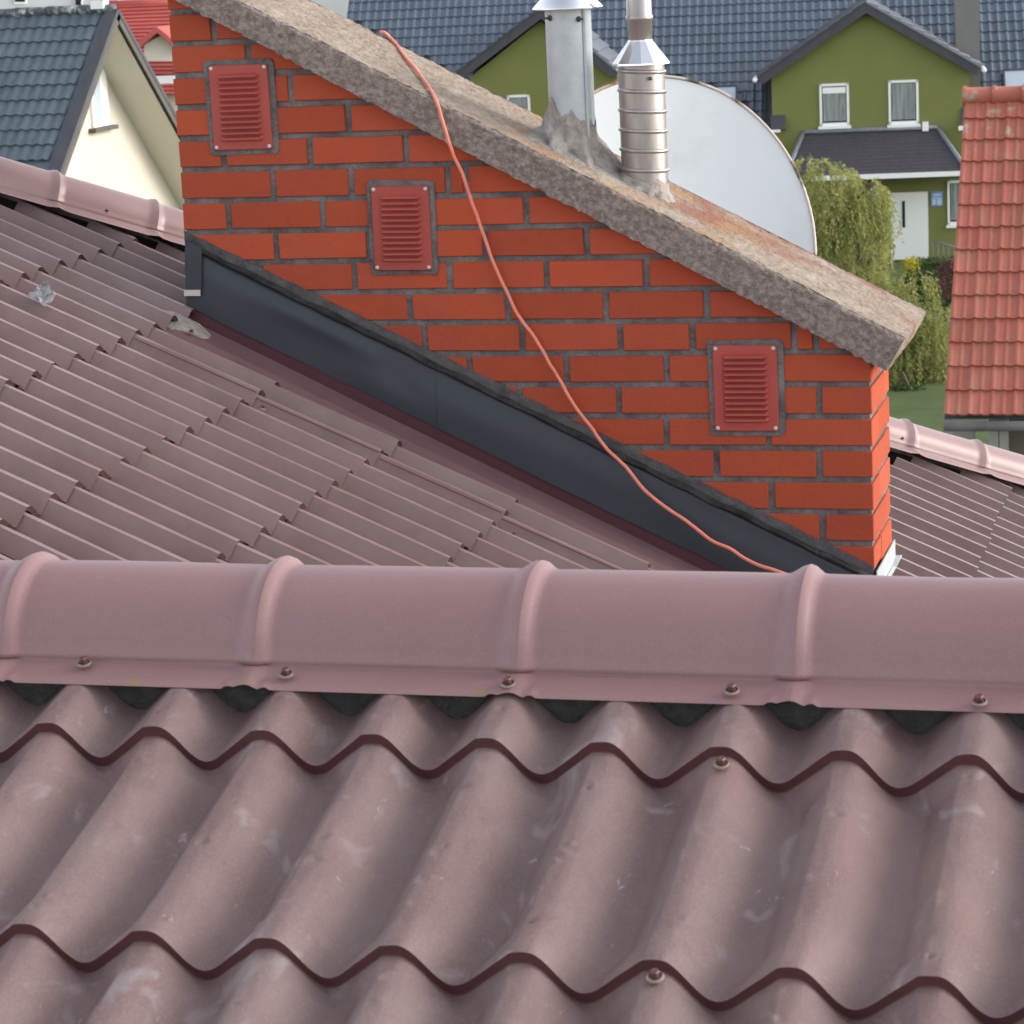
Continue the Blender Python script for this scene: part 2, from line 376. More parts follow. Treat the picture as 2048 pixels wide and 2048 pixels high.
def hip_y(x): return .60+.83*x
for r in range(1, len(ROWX)):
    x = ROWX[r]; L = (x-ROWX[r-1])/math.cos(BE)
    for j in range(-26, 28):
        y = -.305 + WAVE*j
        if y > hip_y(x)+.22: continue
        if y < -2.35: continue
        if y > -.275 and x > .03 and ROWX[r-1] < 1.80 and y < .47: continue       # the apron round the chimney
        if x > .03 and ROWX[r-1] < 1.7 and y >= .47 and x < 1.64: continue           # out of sight behind the chimney
        if y < -.9 and x > 1.35: continue                                          # below the wing's ridge
        if y < -.2 and x > 1.95: continue
        key = (r, (j*7+r*3) % 4)
        if key not in tm: tm[key] = tile_mesh(L, key[1]*7.3+r)
        rq = random.Random(r*101+j); p = Vector((x+rq.uniform(-.006, .006), y+rq.uniform(-.002, .002), crest_z(x))) + NM*(.012+rq.uniform(-.0015, .0015))
        inst('tile', tm[key], basis(UM, VM, NM, p) @ Matrix.Rotation(R_(rq.uniform(-.22, .22)), 4, 'Z') @ Matrix.Rotation(R_(rq.uniform(-.2, .2)), 4, 'X'), main)
dk = MB(); dk.grid(lambda a, b: (-1.3+4.2*a, -2.6+(hip_y(-1.3+4.2*a)+2.6)*b, crest_z(-1.3+4.2*a)-.075), 10, 4, smooth=False); dk.build('roof_deck', MT['lip'], main)
edge = MB()
for r in range(5, 9):
    xa, xb = ROWX[r-1], ROWX[r]; p0 = Vector((xa, -.446, crest_z(xa)-.006)); p1 = Vector((xb, -.446, crest_z(xb)+.009))
    edge.prism([p0, p1, p1+Vector((0, 0, .0018)), p0+Vector((0, 0, .0015))], (0, .004, 0))
edge.build('sheet_overlap', MT['lip'], main)
# apron sheet, its upstand and the sheets of flashing round the chimney
ap = MB(); ZA = -.712
def apf(a, b):
    x = -.03+1.95*a; y = -.36+.335*b
    return (x, y, ZA-.484*x + .002*noise.noise(Vector((x*3, y*9, 0))) + (.007*math.exp(-((b-.62)/.05)**2)))
ap.grid(apf, 60, 20, 0, True)
ap.build('apron', MT['apron'], main)
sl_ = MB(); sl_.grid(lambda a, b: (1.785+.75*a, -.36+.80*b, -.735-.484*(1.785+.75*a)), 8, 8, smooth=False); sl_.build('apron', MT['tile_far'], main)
us = MB(); us.grid(lambda a, b: (0+1.80*a, -.030+.004*(1-b), -.716-.484*1.80*a+.055*b), 20, 2); us.build('upstand', MT['upstand'], main)
# hip cap
HA = Vector((1, .83, -.484)).normalized(); HS = Vector((.83, -1, 0)).normalized(); HU = HA.cross(HS) 
HU = HU if HU.z > 0 else -HU
HO = Vector((-.5186, .2296+.055, -.3468-.075))
hl = Vector((1, .83, -.484)).length
HR = [(-.5186-.21*k)*0+(-.2925)*k for k in (2, 1)] + [.2925*k for k in range(0, 14)]
ridge_cap(main, 'hip_cap', HO, HA, HS, HU, HR, .30, MT['capfar'], r=.078, fl=.05, nseg=34, zb=.6, bulge=.008)
for (px, py) in [(213, 424), (1804, 879)]:
    p = hit(px, py, (.484, 0, 1), -.61); inst('screw', SCR, basis(UM, VM, NM, p), main)
for (px, py, dz) in [(228, 665, -.02), (382, 665, -.018), (476, 732, -.018), (525, 817, -.015), (978, 1046, -.012), (1000, 1061, -.012), (1027, 1071, -.015), (1858, 946, -.01), (1990, 1140, -.01)]:
    p = hit(px, py, (.484, 0, 1), CZ+dz); inst('screw', SCR, basis(UM, VM, NM, p), main)
# black sheet as painted shade under the hip cap, far slope and house walls
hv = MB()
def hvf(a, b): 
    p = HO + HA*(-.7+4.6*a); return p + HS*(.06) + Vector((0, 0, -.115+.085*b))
hv.grid(hvf, 4, 1, smooth=False); hv.build('hip_gap_shade', MT['black'], main)
fs_ = MB()
def fsf(a, b):
    x = -1.2+4.4*a; y = hip_y(x)+.03+2.6*b; return (x, y, crest_z(x)-.05-.583*2.6*b)
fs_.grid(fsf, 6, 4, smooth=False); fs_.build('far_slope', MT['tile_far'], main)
hw = MB(); hw.box((-4, -2.1, -10.3), (2.7, 3.2, -2.75)); hw.build('wall', MT['render'], main)

# ------------------------------------------------------------------ the brick chimney
PZ, CW, CD, JT, JV = .081, 1.7789, .3221, .0140, .0155
chim = thing('brick_chimney', (.89, .16, -1.6), 'red brick chimney with grey joints and a sloping concrete top', 'chimney')
def zflash(x): return -.507-.489*x
def zslab(x): return .131-.5375*x
core = MB()
core.prism([(0, 0, zflash(0)-.16), (CW, 0, zflash(CW)-.16), (CW, 0, zslab(CW)+.02), (0, 0, zslab(0)+.02)], (0, CD, 0))
core.build('mortar_core', MT['mortar'], chim)
def clip(poly, f, keep):
    out = []
    for k in range(len(poly)):
        p, q = poly[k], poly[(k+1) % len(poly)]; a, b = keep*(p[1]-f(p[0])), keep*(q[1]-f(q[0]))
        if a >= 0: out.append(p)
        if (a >= 0) != (b >= 0):
            t = a/(a-b); out.append((p[0]+(q[0]-p[0])*t, p[1]+(q[1]-p[1])*t))
    return out
def brick(poly, depth, front=-.006, plane='xz', xr=None):
    if len(poly) < 3: return
    ar = abs(sum(poly[k][0]*poly[(k+1) % len(poly)][1]-poly[(k+1) % len(poly)][0]*poly[k][1] for k in range(len(poly))))/2
    if ar < 3e-5: return
    cx = sum(p[0] for p in poly)/len(poly); cz = sum(p[1] for p in poly)/len(poly); bv = .0022
    def ins(p, d):
        dx, dz = p[0]-cx, p[1]-cz
        return (p[0]-math.copysign(min(d, abs(dx)), dx), p[1]-math.copysign(min(d, abs(dz)), dz))
    n = len(poly); m = MB(); j = random.uniform(-.0012, .0012); t1, t2 = random.uniform(-.001, .001), random.uniform(-.001, .001)
    def P(p, y): return (p[0], y, p[1]) if plane == 'xz' else (xr-y, p[0], p[1])
    vs_ = [P(ins(p, bv), front+j+t1*(k % 2)+t2) for k, p in enumerate(poly)] + [P(p, front+j+.003) for p in poly] + [P(p, depth) for p in poly]
    fs = [tuple(range(n))]
    for k in range(n):
        q = (k+1) % n; fs += [(q, k, n+k, n+q), (n+q, n+k, 2*n+k, 2*n+q)]
    fs.append(tuple(range(3*n-1, 2*n-1, -1)))
    m.add(vs_, fs)
    return m.build('brick', MT['brick'], chim, P((cx, cz), front))
JOINTS = {-2: [], -1: [405], 0: [428.3], 1: [498.7], 2: [470, 582.6, 773], 3: [455, 508, 698.5], 4: [448, 620.9, 813.9], 5: [547, 703.5, 897.7, 934], 6: [458, 646.4, 800, 1054],
          7: [554.3, 740, 790, 972, 1175], 8: [522, 710.3, 900.8, 1095, 1294], 9: [630, 821, 1016.8, 1213, 1414], 10: [851, 1045.8, 1242, 1386, 1589.4, 1633],
          11: [941, 1134.5, 1334.3, 1480, 1558], 12: [1041.6, 1239, 1480, 1639], 13: [1136.6, 1334, 1537.7], 14: [1240, 1434.3, 1639], 15: [1345, 1544], 16: [1440, 1645.7], 17: [1550]}
for k, js in JOINTS.items():
    zt, zb = -(k-1)*PZ-JT/2, -k*PZ+JT/2
    py = 87+63*(k-.5)
    xs = [-.004] + [aty(px, py, 0).x for px in js]
    odd = k % 2 == 0
    dc = CD*.37 if k in (11, 13, 15, 17, 9, 7, 5) else CD*.715
    for q, x in enumerate(xs):
        last = q == len(xs)-1
        x0 = x+(JV/2 if q else 0); x1 = CW+.006 if last else xs[q+1]-JV/2
        wob = [random.uniform(-.0012, .0012) for _ in range(8)]
        poly = [(x0+wob[0], zb+wob[1]), (x1+(0 if last else wob[2]), zb+wob[3]), (x1+(0 if last else wob[4]), zt+wob[5]), (x0+wob[6], zt+wob[7])]
        poly = clip(poly, lambda x_: zflash(x_)+.022, 1); poly = clip(poly, lambda x_: zslab(x_)+.025, -1)
        brick(poly, dc if last else .09)
    # the right-hand face: the second brick of the course
    if k >= 10:
        dc0 = dc
        poly = [(dc0+.004, zb), (CD+.004, zb), (CD+.004, zt), (dc0+.004, zt)]
        zlim = zslab(CW)+.01
        if zb < zlim: brick([(p[0], min(p[1], zlim)) for p in poly], .10, plane='yz', xr=CW)
# mortar smeared along the flashing
sm = MB()
def smf(a, b):
    x = -.004+(CW+.006)*a; n_ = noise.noise(Vector((x*40, b*3, 2)))
    return (x, -.0085-.003*n_*math.sin(math.pi*b), zflash(x)-.012+.038*b+.003*noise.noise(Vector((x*25, b, 9)))*(b > .5))
sm.grid(smf, 220, 6, 0, True); sm.build('mortar_fillet', MT['fillet'], chim)
se = MB()
def sef(a, b):
    x = .03+(CW-.02)*a; n_ = noise.noise(Vector((x*30, b*4, 5)))
    ph = math.pi*b
    return (x, -.012-.012*math.sin(ph)-.003*n_, zflash(x)-.018+.020*b+.007*noise.noise(Vector((x*14, 3, b))))
se.grid(sef, 220, 8, 0, True); se.build('sealant_bead', MT['sealant'], chim)
# flashing sheet
FL = MB()
def flf(a, b):
    x = -.002+1.79*a; zt = zflash(x)-.008; zb = -.676-.484*x
    y = -.012-.020*(1-b)-.004*math.sin(math.pi*b) - .009*math.exp(-((x-.34)/.16)**2-((b-.74)/.20)**2) + .004*math.exp(-((x-.56)/.05)**2-((b-.6)/.3)**2) - .003*noise.noise(Vector((x*3.5, b*2, 0)))
    if b > .93: y += .008*(b-.93)/.07
    return (x, y, zb+(zt-zb)*b+.002*noise.noise(Vector((x*11, 0, 0))))
FL.grid(flf, 200, 26, 0, True); fo = FL.build('flashing', MT['flash'], chim)
f2_ = MB(); f2_.grid(lambda a, b: Vector(flf(.375+.625*a, b))+Vector((0, -.0022, 0)), 120, 26, 0, True); f2_.grid(lambda a, b: Vector(flf(.375, b))+Vector((0, -.0022*a, 0)), 1, 26, 0, False); f2_.build('flashing_lap', MT['flash'], fo)
hem = MB(); hem.grid(lambda a, b: Vector(flf(a, 0))+Vector((0, .012*b, -.001*b)), 60, 1, 0, True); hem.build('hem', MT['flash'], fo)
tab = MB(); A0 = aty(370, 480, -.03); B0 = aty(403, 496, -.03); C0 = aty(402, 585, -.038); E0 = aty(371, 578, -.038)
tab.prism([E0, C0, B0, A0], (0, .006, 0)); tab.build('corner_tab', MT['flash'], fo)
ga = MB(); ga.prism([aty(368, 592, -.041), aty(400, 592, -.041), aty(400, 580, -.041), aty(368, 580, -.041)], (0, .004, 0)); ga.build('cut_edge', MT['rivet'], fo)
gp = MB(); PL = (1, 0, 0)
gp.prism([(CW+.010, -.012, zflash(CW)-.06), (CW+.010, -.012, zflash(CW)+.012), (CW+.010, CD+.02, zflash(CW)+.012), (CW+.010, CD+.02, zflash(CW)-.06)], (.003, 0, 0))
gp.prism([(CW+.013, -.03, zflash(CW)-.035), (CW+.013, CD+.02, zflash(CW)-.035), (CW+.030, CD+.02, zflash(CW)-.033), (CW+.022, -.03, zflash(CW)-.05)], (0, 0, .004))
gp.build('galvanised_angle', MT['galv'], fo)
# putty and dark gap at the upper corner of the flashing
pu = MB(); pc = hit(360, 640, (.484, 0, 1), -.70)
def puf(a, b):
    r = .085*b; t = 2*math.pi*a; x = pc.x+r*math.cos(t)*.9; y = pc.y+r*math.sin(t)*.9
    return (x, y, ZA-.484*x+.022*(1-b*b)+.006*noise.noise(Vector((x*50, y*50, 0))))
pu.grid(puf, 26, 8, 0, True); pu.build('putty_patch', MT['putty'], chim)
# vents
def vent(cs, k):
    P = [aty(px, py, -.006) for px, py in cs]            # TL TR BR BL of the plate
    c = sum(P, Vector())/4; wv = ((P[1]-P[0]).length+(P[2]-P[3]).length)/2; hv_ = ((P[0]-P[3]).length+(P[1]-P[2]).length)/2
    ex = ((P[1]-P[0])+(P[2]-P[3])).normalized(); ez = Vector((0, 1, 0)).cross(ex)*-1; ez = ez if ez.z > 0 else -ez
    M = Matrix(((ex.x, 0, ez.x, c.x), (0, 1, 0, -.006), (ex.z, 0, ez.z, c.z), (0, 0, 0, 1)))
    fr = MB(); W2, H2, t = wv/2, hv_/2, .0135
    rn = random.Random(k)
    def rr(w_, h_, r, n=5):
        o = []
        for (sx, sz, a0) in ((1, -1, -90), (1, 1, 0), (-1, 1, 90), (-1, -1, 180)):
            for i in range(n+1):
                a = R_(a0+90*i/n); o.append((sx*(w_-r)+r*math.cos(a), sz*(h_-r)+r*math.sin(a)))
        return o
    outer = [(x+rn.uniform(-.003, .003), z+rn.uniform(-.003, .003)) for x, z in rr(W2+t, H2+t*.95, .012)]
    fr.prism([M @ Vector((x, -.004, z)) for x, z in outer], (0, .008, 0))
    fr.build('mortar_surround', MT['mortar'], chim)
    pl = MB(); pts = rr(W2, H2, .006); ptb = rr(W2-.002, H2-.002, .005); n = len(pts)
    pl.add([M @ Vector((x, -.0105, z)) for x, z in ptb] + [M @ Vector((x, -.008, z)) for x, z in pts] + [M @ Vector((x, -.002, z)) for x, z in pts],
           [tuple(range(n))] + [((i+1) % n, i, n+i, n+(i+1) % n) for i in range(n)] + [(n+(i+1) % n, n+i, 2*n+i, 2*n+(i+1) % n) for i in range(n)])
    po = pl.build('vent_grille', MT['vent'], chim, M @ Vector((0, -.006, 0)))
    ns = 12; zz0, zz1 = -H2*.80, H2*.80; dz = (zz1-zz0)/ns
    for i in range(ns):
        zc = zz0+dz*(i+.5); s = MB(); ww = W2*.70; pr = []
        for q in range(7):
            e = q/6; pr.append((-.0105-.0115*math.sin(math.pi*e*.5), zc+dz*.46-dz*.62*e))
        pr.append((-.0085, zc-dz*.18)); pr.append((-.0108, zc-dz*.46))
        vs_ = []
        for xx, sc in ((-ww, .15), (-ww+.006, 1), (ww-.006, 1), (ww, .15)):
            for (y, z) in pr: vs_.append(M @ Vector((xx, -.0105+(y+.0105)*sc, z)))
        fs = []; n8 = len(pr)
        for a in range(3):
            for q in range(n8-1): fs.append((a*n8+q, a*n8+q+1, (a+1)*n8+q+1, (a+1)*n8+q))
        s.add(vs_, fs, 0, False); s.m = [1 if (q_i % (n8-1)) >= n8-3 else 0 for q_i in range(len(fs))]; s.build('slat', [MT['vent'], MT['slot']], po)
    for sx in (-1, 1):
        for sz in (-1, 1):
            s = MB(); c0 = Vector((sx*(W2-.008), -.0105, sz*(H2-.008)))
            M2 = M @ Matrix.Translation(c0) @ Matrix.Rotation(R_(90), 4, 'X')
            s.lathe([(.0052, -.001), (.0052, .001), (.0035, .0028), (0, .0032)], (0, 0, 0), 12, 0, None)
            s.v = [tuple(M2 @ Vector(p)) for p in s.v]; s.build('screw', MT['rivet'], po)
q_ = 400/1932
vent([(330+425*q_, 625*q_), (330+998*q_, 618*q_), (330+1050*q_, 1430*q_), (330+490*q_, 1460*q_)], 1)
vent([(700+207*q_, 180+925*q_), (700+765*q_, 180+922*q_), (700+806*q_, 180+1735*q_), (700+250*q_, 180+1742*q_)], 2)
vent([(1400+130*q_, 640+238*q_), (1400+750*q_, 640+236*q_), (1400+762*q_, 640+1066*q_), (1400+146*q_, 640+1068*q_)], 3)
# concrete slab
SM = MB(); SX0, SX1 = -.35, 1.875; SY0, SY1 = -.052, .405
def slab_top(x): return .2125-.5235*x
def slab_bot(x): return .131-.5375*x
sdir = Vector((1, 0, -.5235)).normalized(); snor = Vector((.5235, 0, 1)).normalized()
def nzv(p, s, a): return a*(noise.noise(Vector(p)*s)+.5*noise.noise(Vector(p)*s*2.7+Vector((3, 1, 7))))
def slab_pt(a, e, y):        # a along, e 0 bottom .. 1 top
    x = SX0+(SX1-SX0)*a
    top = Vector((x, y, slab_top(x))); bot = Vector((x-.047, y, slab_bot(x-.047)))
    return bot+(top-bot)*e
def fr_(a, b):
    p = slab_pt(a, b, SY0); edge = (b < .03)
    p = p+Vector((0, nzv(p, 80, .0045)+nzv(p, 12, .002), 0))+snor*(nzv(p, 70, .0045) if edge else nzv(p, 18, .0022) if b > .97 else 0)
    if b > .9: p.y += .006*((b-.9)/.1)**2
    return p
SM.grid(fr_, 420, 22, 0, True)
def tp_(a, b):
    p = slab_pt(a, 1, SY0+(SY1-SY0)*b); e = nzv(p, 75, .0038)+nzv(p, 9, .003)
    if b == 0: return fr_(a, 1)
    if b > .985: e -= .004
    return p+snor*e
SM.grid(tp_, 440, 92, 1, True)
def en_(a, b):
    p = slab_pt(1, b, SY0+(SY1-SY0)*a); p = p+Vector((nzv(p, 40, .004)+.004*math.sin(math.pi*b), 0, 0))
    if a == 0: return fr_(1, b)
    if b == 1: return tp_(1, a)
    return p
SM.grid(en_, 60, 16, 1, True)
SM.grid(lambda a, b: slab_pt(a, 0, SY0+(SY1-SY0)*b) if b > 0 else fr_(a, 0), 420, 4, 0, True, flip=True)
SM.grid(lambda a, b: slab_pt(a, b, SY1), 40, 2, 0, True, flip=True)
so = SM.build('concrete_slab', [MT['concrete'], MT['slabtop']], chim)

# ------------------------------------------------------------------ flues
def slabz(x, y): return slab_top(x)
fx1, fx2, fy = aty(1143, 200, .17).x, aty(1290, 350, .17).x, .17
f1 = thing('flue_pipe', (fx1, fy, slab_top(fx1)), 'plain galvanised flue pipe rising from a torn cement collar', 'flue pipe')
r1 = .0585; zt1 = aty(1143, 20, fy).z; zb1 = slab_top(fx1)-.05
m = MB(); m.lathe([(r1, zb1), (r1, zt1), (r1, zt1+.02)], (fx1, fy, 0), 48); m.build('pipe', MT['galv'], f1)
m = MB(); m.box((fx1+r1*.80, fy-r1*.66, zb1), (fx1+r1*.80+.006, fy-r1*.58, zt1)); m.build('seam', MT['galv'], f1)
m = MB(); zr = aty(1143, 14, fy).z
m.lathe([(r1*.98, zr-.006), (.090, zr-.004), (.0895, zr+.0), (.030, zr+.062), (0, zr+.070)], (fx1, fy, 0), 48); m.build('rain_cap', MT['alu'], f1)
for (px, py) in ((1101, 36), (1158, 38)):
    m = MB(); c = aty(px, py, fy-r1*.8); d = Vector((c.x-fx1, c.y-fy, 0)).normalized(); b0 = Vector((fx1, fy, c.z))+d*(r1-.002)
    m.tube([b0, b0+d*.006], .0075, 6); m.tube([b0, b0+d*.024], .0028, 8); m.build('bolt', MT['rail0'], f1)
m = MB()
def colf(a, b):
    t = 2*math.pi*a; n_ = noise.noise(Vector((math.cos(t)*2.2, math.sin(t)*2.2, b*2.0)))+.5*noise.noise(Vector((math.cos(t)*6, math.sin(t)*6, b*5+4)))
    side = .5-.5*math.cos(t)                      # 0 down the slope, 1 up the slope
    R0 = .118+.040*n_-.015*side; rr = r1+.002 + (R0-r1)*(1-b)**2.3 + .009*n_*math.sin(math.pi*min(1, b*1.1))
    x = fx1+rr*math.cos(t); y = max(SY0+.02, fy+rr*math.sin(t)*1.0); zb_ = slab_top(x)-.006
    top = slab_top(fx1)+.075+.055*side+.028*n_
    return (x, y, zb_+(top-zb_)*b)
m.grid(colf, 90, 22, 0, True); m.build('cement_collar', MT['putty'], f1)
m = MB()
def spl(a, b):                                     # cement spread thinly down the slab
    x = fx1-.12+.30*a+.02*noise.noise(Vector((b*5, a*3, 1))); y = fy-.15+.24*b*(1-.4*a)+.05*a
    e = math.sin(math.pi*a)*math.sin(math.pi*b)
    return (x, y, slab_top(x)-.008+.020*max(0, e)**.5+.006*noise.noise(Vector((x*30, y*30, 0)))*e)
m.grid(spl, 50, 36, 0, True); m.build('cement_smear', MT['putty'], f1)

f2 = thing('ribbed_flue', (fx2, fy, slab_top(fx2)), 'ribbed steel flue with a conical collar and a thinner pipe on top', 'flue pipe')
r2 = .0590; zb2 = slab_top(fx2)-.04; zc0 = aty(1288, 128, fy).z; zc1 = aty(1288, 82, fy).z; zt2 = aty(1287, -60, fy).z
rib = .0495; pr = [(r2, zb2)]; z0_ = aty(1290, 338, fy).z; ribs = [z0_+rib*k for k in range(6)]
m = MB(); m.lathe([(r2, zb2), (r2, zc0+.004)], (fx2, fy, 0), 48); m.build('pipe', MT['liner'], f2)
for z in ribs:
    m = MB(); vs_ = []; n = 48; t = [(0, -.0055), (.0036, -.003), (.0046, 0), (.0036, .003), (0, .0055)]
    for (dr, dz) in t:
        for i in range(n):
            a = 2*math.pi*i/n; vs_.append((fx2+(r2+dr)*math.cos(a), fy+(r2+dr)*math.sin(a), z+dz-.004*math.cos(a-.2)))
    m.add(vs_, [(k*n+i, k*n+(i+1) % n, (k+1)*n+(i+1) % n, (k+1)*n+i) for k in range(4) for i in range(n)], 0, True); m.build('rib', MT['liner'], f2)
m = MB(); m.lathe([(r2*.9, zc0-.002), (.074, zc0), (.0735, zc0+.004), (.0325, zc1), (.031, zc1+.004)], (fx2, fy, 0), 14)
for k in range(len(m.sm)): m.sm[k] = False
m.build('cone_collar', MT['alu'], f2)
m = MB(); m.lathe([(.0305, zc1-.01), (.0305, zc1+.022), (.032, zc1+.024), (.032, zc1+.050), (.0345, zc1+.053), (.0345, zc1+.062), (.032, zc1+.065), (.031, zt2)], (fx2, fy, 0), 40); m.build('upper_pipe', MT['liner'], f2)
m = MB(); c = aty(1301, 157, fy-r2); m.tube([(c.x, fy-r2+.004, c.z), (c.x, fy-r2-.004, c.z)], .005, 8); m.build('bolt', MT['rail0'], f2)
m = MB()
def col2(a, b):
    t = 2*math.pi*a; n_ = noise.noise(Vector((math.cos(t)*2.5, math.sin(t)*2.5, b*2+8)))
    rr = r2+.001+(.070+.025*n_-r2)*(1-b)**1.8*(1.25 if math.cos(t) < 0 else .9); x = fx2+rr*math.cos(t); y = fy+rr*math.sin(t); zb_ = slab_top(x)-.006
    top = slab_top(fx2)+.014+.030*(.5-.5*math.cos(t))+.012*n_
    return (x, y, zb_+(top-zb_)*b)
m.grid(col2, 70, 14, 0, True); m.build('cement_collar', MT['putty'], f2)

# ------------------------------------------------------------------ dish
dc_ = aty(1331, 481, 1.0); ddep = (dc_-CAM).dot(fw)
dish = thing('satellite_dish', (dc_.x, 1.0, -1.35), 'large white satellite dish behind the chimney with rusty rim', 'dish')
sx, sz = 301*ddep/FPX, 331*ddep/FPX
dv0 = (CAM-dc_).normalized(); dn = (dv0+Vector((.10, 0, .52))).normalized(); sz = sz/dn.dot(dv0)*1.015; dr = Vector((0, 0, 1)).cross(dn).normalized(); du = dn.cross(dr)
def dpt(r, t, off=0):
    return dc_ + dr*(sx*r*math.cos(t)) + du*(sz*r*math.sin(t)) - dn*(.085*(1-r*r)+off)
m = MB(); m.grid(lambda a, b: dpt(b*.985, 2*math.pi*a), 96, 24, 0, True); m.build('reflector', MT['dish'], dish)
m = MB(); m.grid(lambda a, b: dpt(b*.985, 2*math.pi*a, .006), 96, 12, 0, True, flip=True); m.build('reflector_back', MT['dish'], dish)
m = MB()
def rim(a, b):
    t = 2*math.pi*a; p = dpt(1, t); o = (dr*math.cos(t)+du*math.sin(t)); ph = 2*math.pi*b
    return p+o*(.0045*math.cos(ph)-.003)+dn*(.004*math.sin(ph))
m.grid(rim, 120, 10, 0, True); m.build('rim', MT['dishrim'], dish)
m = MB(); bk_ = dc_-dn*.12; m.tube([bk_+dn*.03, bk_-dn*.10], .03, 12); m.tube([bk_-dn*.08+Vector((0, 0, .15)), bk_-dn*.08-Vector((0, 0, .75))], .024, 14); m.build('mast', MT['galv'], dish)

# ------------------------------------------------------------------ cable
CP = [(760, 64, 'b'), (770, 66, 'b'), (782, 78, 't'), (795, 91, 't'), (809, 112, 't'), (822, 127, 't'), (835, 143, 't'), (850, 163, 't'), (862, 181, 'e'), (873, 203, -.064), (882, 232, -.066), (896, 279, -.062), (909, 314, -.052), (925, 348, -.040),
      (940, 395, -.030), (958, 442, -.022), (976, 496, -.016), (993, 540, -.014), (1012, 580, -.013), (1034, 627, -.013), (1060, 662, -.014), (1085, 701, -.016), (1104, 735, -.018), (1122, 764, -.018), (1147, 808, -.020),
      (1168, 837, -.022), (1186, 859, -.026), (1205, 888, -.032), (1236, 919, -.040), (1257, 940, -.043), (1288, 979, -.048), (1329, 1013, -.052), (1370, 1040, -.056), (1420, 1079, -.062), (1461, 1098, -.066), (1482, 1112, -.07), (1513, 1129, -.08), (1554, 1142, -.09), (1596, 1157, -.10), (1650, 1185, -.12)]
pts = []
for (px, py, y) in CP:
    if y == 'b': p = hit(px, py, (0, 1, 0), SY1-.012)
    elif y == 't': p = hit(px, py, tuple(snor), snor.dot(Vector((0, 0, .2125)))+.006)
    elif y == 'e': p = hit(px, py, tuple(snor), snor.dot(Vector((0, 0, .2125)))+.006)
    else: p = aty(px, py, y-.008)
    pts.append(p)
sp = []
for k in range(len(pts)-1):                       # Catmull-Rom
    p0, p1, p2, p3 = pts[max(k-1, 0)], pts[k], pts[k+1], pts[min(k+2, len(pts)-1)]
    for i in range(5):
        t = i/5; sp.append(.5*((2*p1)+(p2-p0)*t+(2*p0-5*p1+4*p2-p3)*t*t+(3*p1-p0-3*p2+p3)*t**3))
m = MB(); m.tube([p+Vector((.0016*noise.noise(Vector((k_*.31, 0, 0))), 0, .0016*noise.noise(Vector((0, k_*.27, 0))))) for k_, p in enumerate(sp)], .0046, 10)
ca = m.build('power_cable', MT['cable'], None, sp[-1]); tag(ca, 'salmon pink cable hanging over the chimney slab and down its face', 'cable')

# scrap of plastic on the tiles
pc = hit(82, 606, (.484, 0, 1), CZ+.01); m = MB()
def scf(a, b):
    x = (a-.5)*.045; y = (b-.5)*.042; n_ = noise.noise(Vector((a*4, b*4, 3)))
    return pc+VM*(-x+.02*n_)+UM*(y*(1+.5*n_))+NM*(.004+.030*abs(noise.noise(Vector((a*3, b*3, 8))))+.040*b*(1-a*.5))
m.grid(scf, 14, 12, 0, False); tag(m.build('plastic_scrap', MT['plastic'], None, pc), 'crumpled scrap of clear plastic lying on the mauve roof tiles', 'litter')
# ------------------------------------------------------------------ background houses
MT['gtile'] = mat('slate_blue_glazed_tile', (.098, .128, .172), (.080, .104, .140), 1.5, .26, rnd=.12, spec=.6)
MT['gverge'] = mat('dark_slate_verge', (.055, .055, .068), (.07, .07, .082), 3, .6)
MT['gverge_l'] = mat('pale_lit_slate_verge', (.24, .255, .29), (.19, .20, .23), 6, .45)  # sunlit tone in the colour for right gable slopes; porch hips share it
MT['green'] = mat('olive_green_render', (.205, .215, .072), (.190, .200, .066), 1.2, .95, bump=.3, bscale=25)
MT['white'] = mat('white_upvc', (.90, .90, .88), rough=.35)
MT['glass'] = mat('window_glass', (.015, .02, .02), rough=.05, spec=.8)
MT['lace'] = mat('lace_curtain', (.34, .37, .365), (.20, .225, .22), 2.2, .9, stretch=(6, 6, .5), detail=3)
MT['shingle'] = mat('charcoal_shingle', (.050, .047, .058), (.068, .063, .075), 9, .8, c3=(.035, .033, .042), scale3=20, amt3=.6)
MT['gchim'] = mat('grey_cladding', (.20, .195, .185), (.18, .175, .165), 2, .8)
MT['skyl'] = mat('skylight_glass', (.45, .52, .60), rough=.12, spec=.8)
MT['leaf_s'] = mat('house_sign_blue', (.16, .30, .60), (.25, .40, .70), 8, .5)
MT['signtxt'] = mat('sign_lettering', (.55, .66, .82), rough=.5)
EA = R_(8); EX = Vector((math.cos(EA), math.sin(EA), 0)); EY = Vector((-math.sin(EA), math.cos(EA), 0)); EZ = Vector((0, 0, 1))
GO = Vector((-8.8, 76.72, 0))
def gl(u, y, z): return GO+EX*u+EY*y+EZ*z
GM = Matrix(((EX.x, EY.x, 0, GO.x), (EX.y, EY.y, 0, GO.y), (0, 0, 1, 0), (0, 0, 0, 1)))
house = thing('green_house', (GO.x-4, GO.y+4, -10.3), 'olive green house with a slate blue tiled roof and two gables', 'house')
def gbox(name, a, b, m_, par=None):
    k = MB(); k.box(a, b, 0, GM); return k.build(name, m_, par or house)
def gpoly(name, pts_, vec, m_, par=None):
    k = MB(); k.prism([gl(*p) for p in pts_], EX*vec[0]+EY*vec[1]+EZ*vec[2], 0); return k.build(name, m_, par or house)
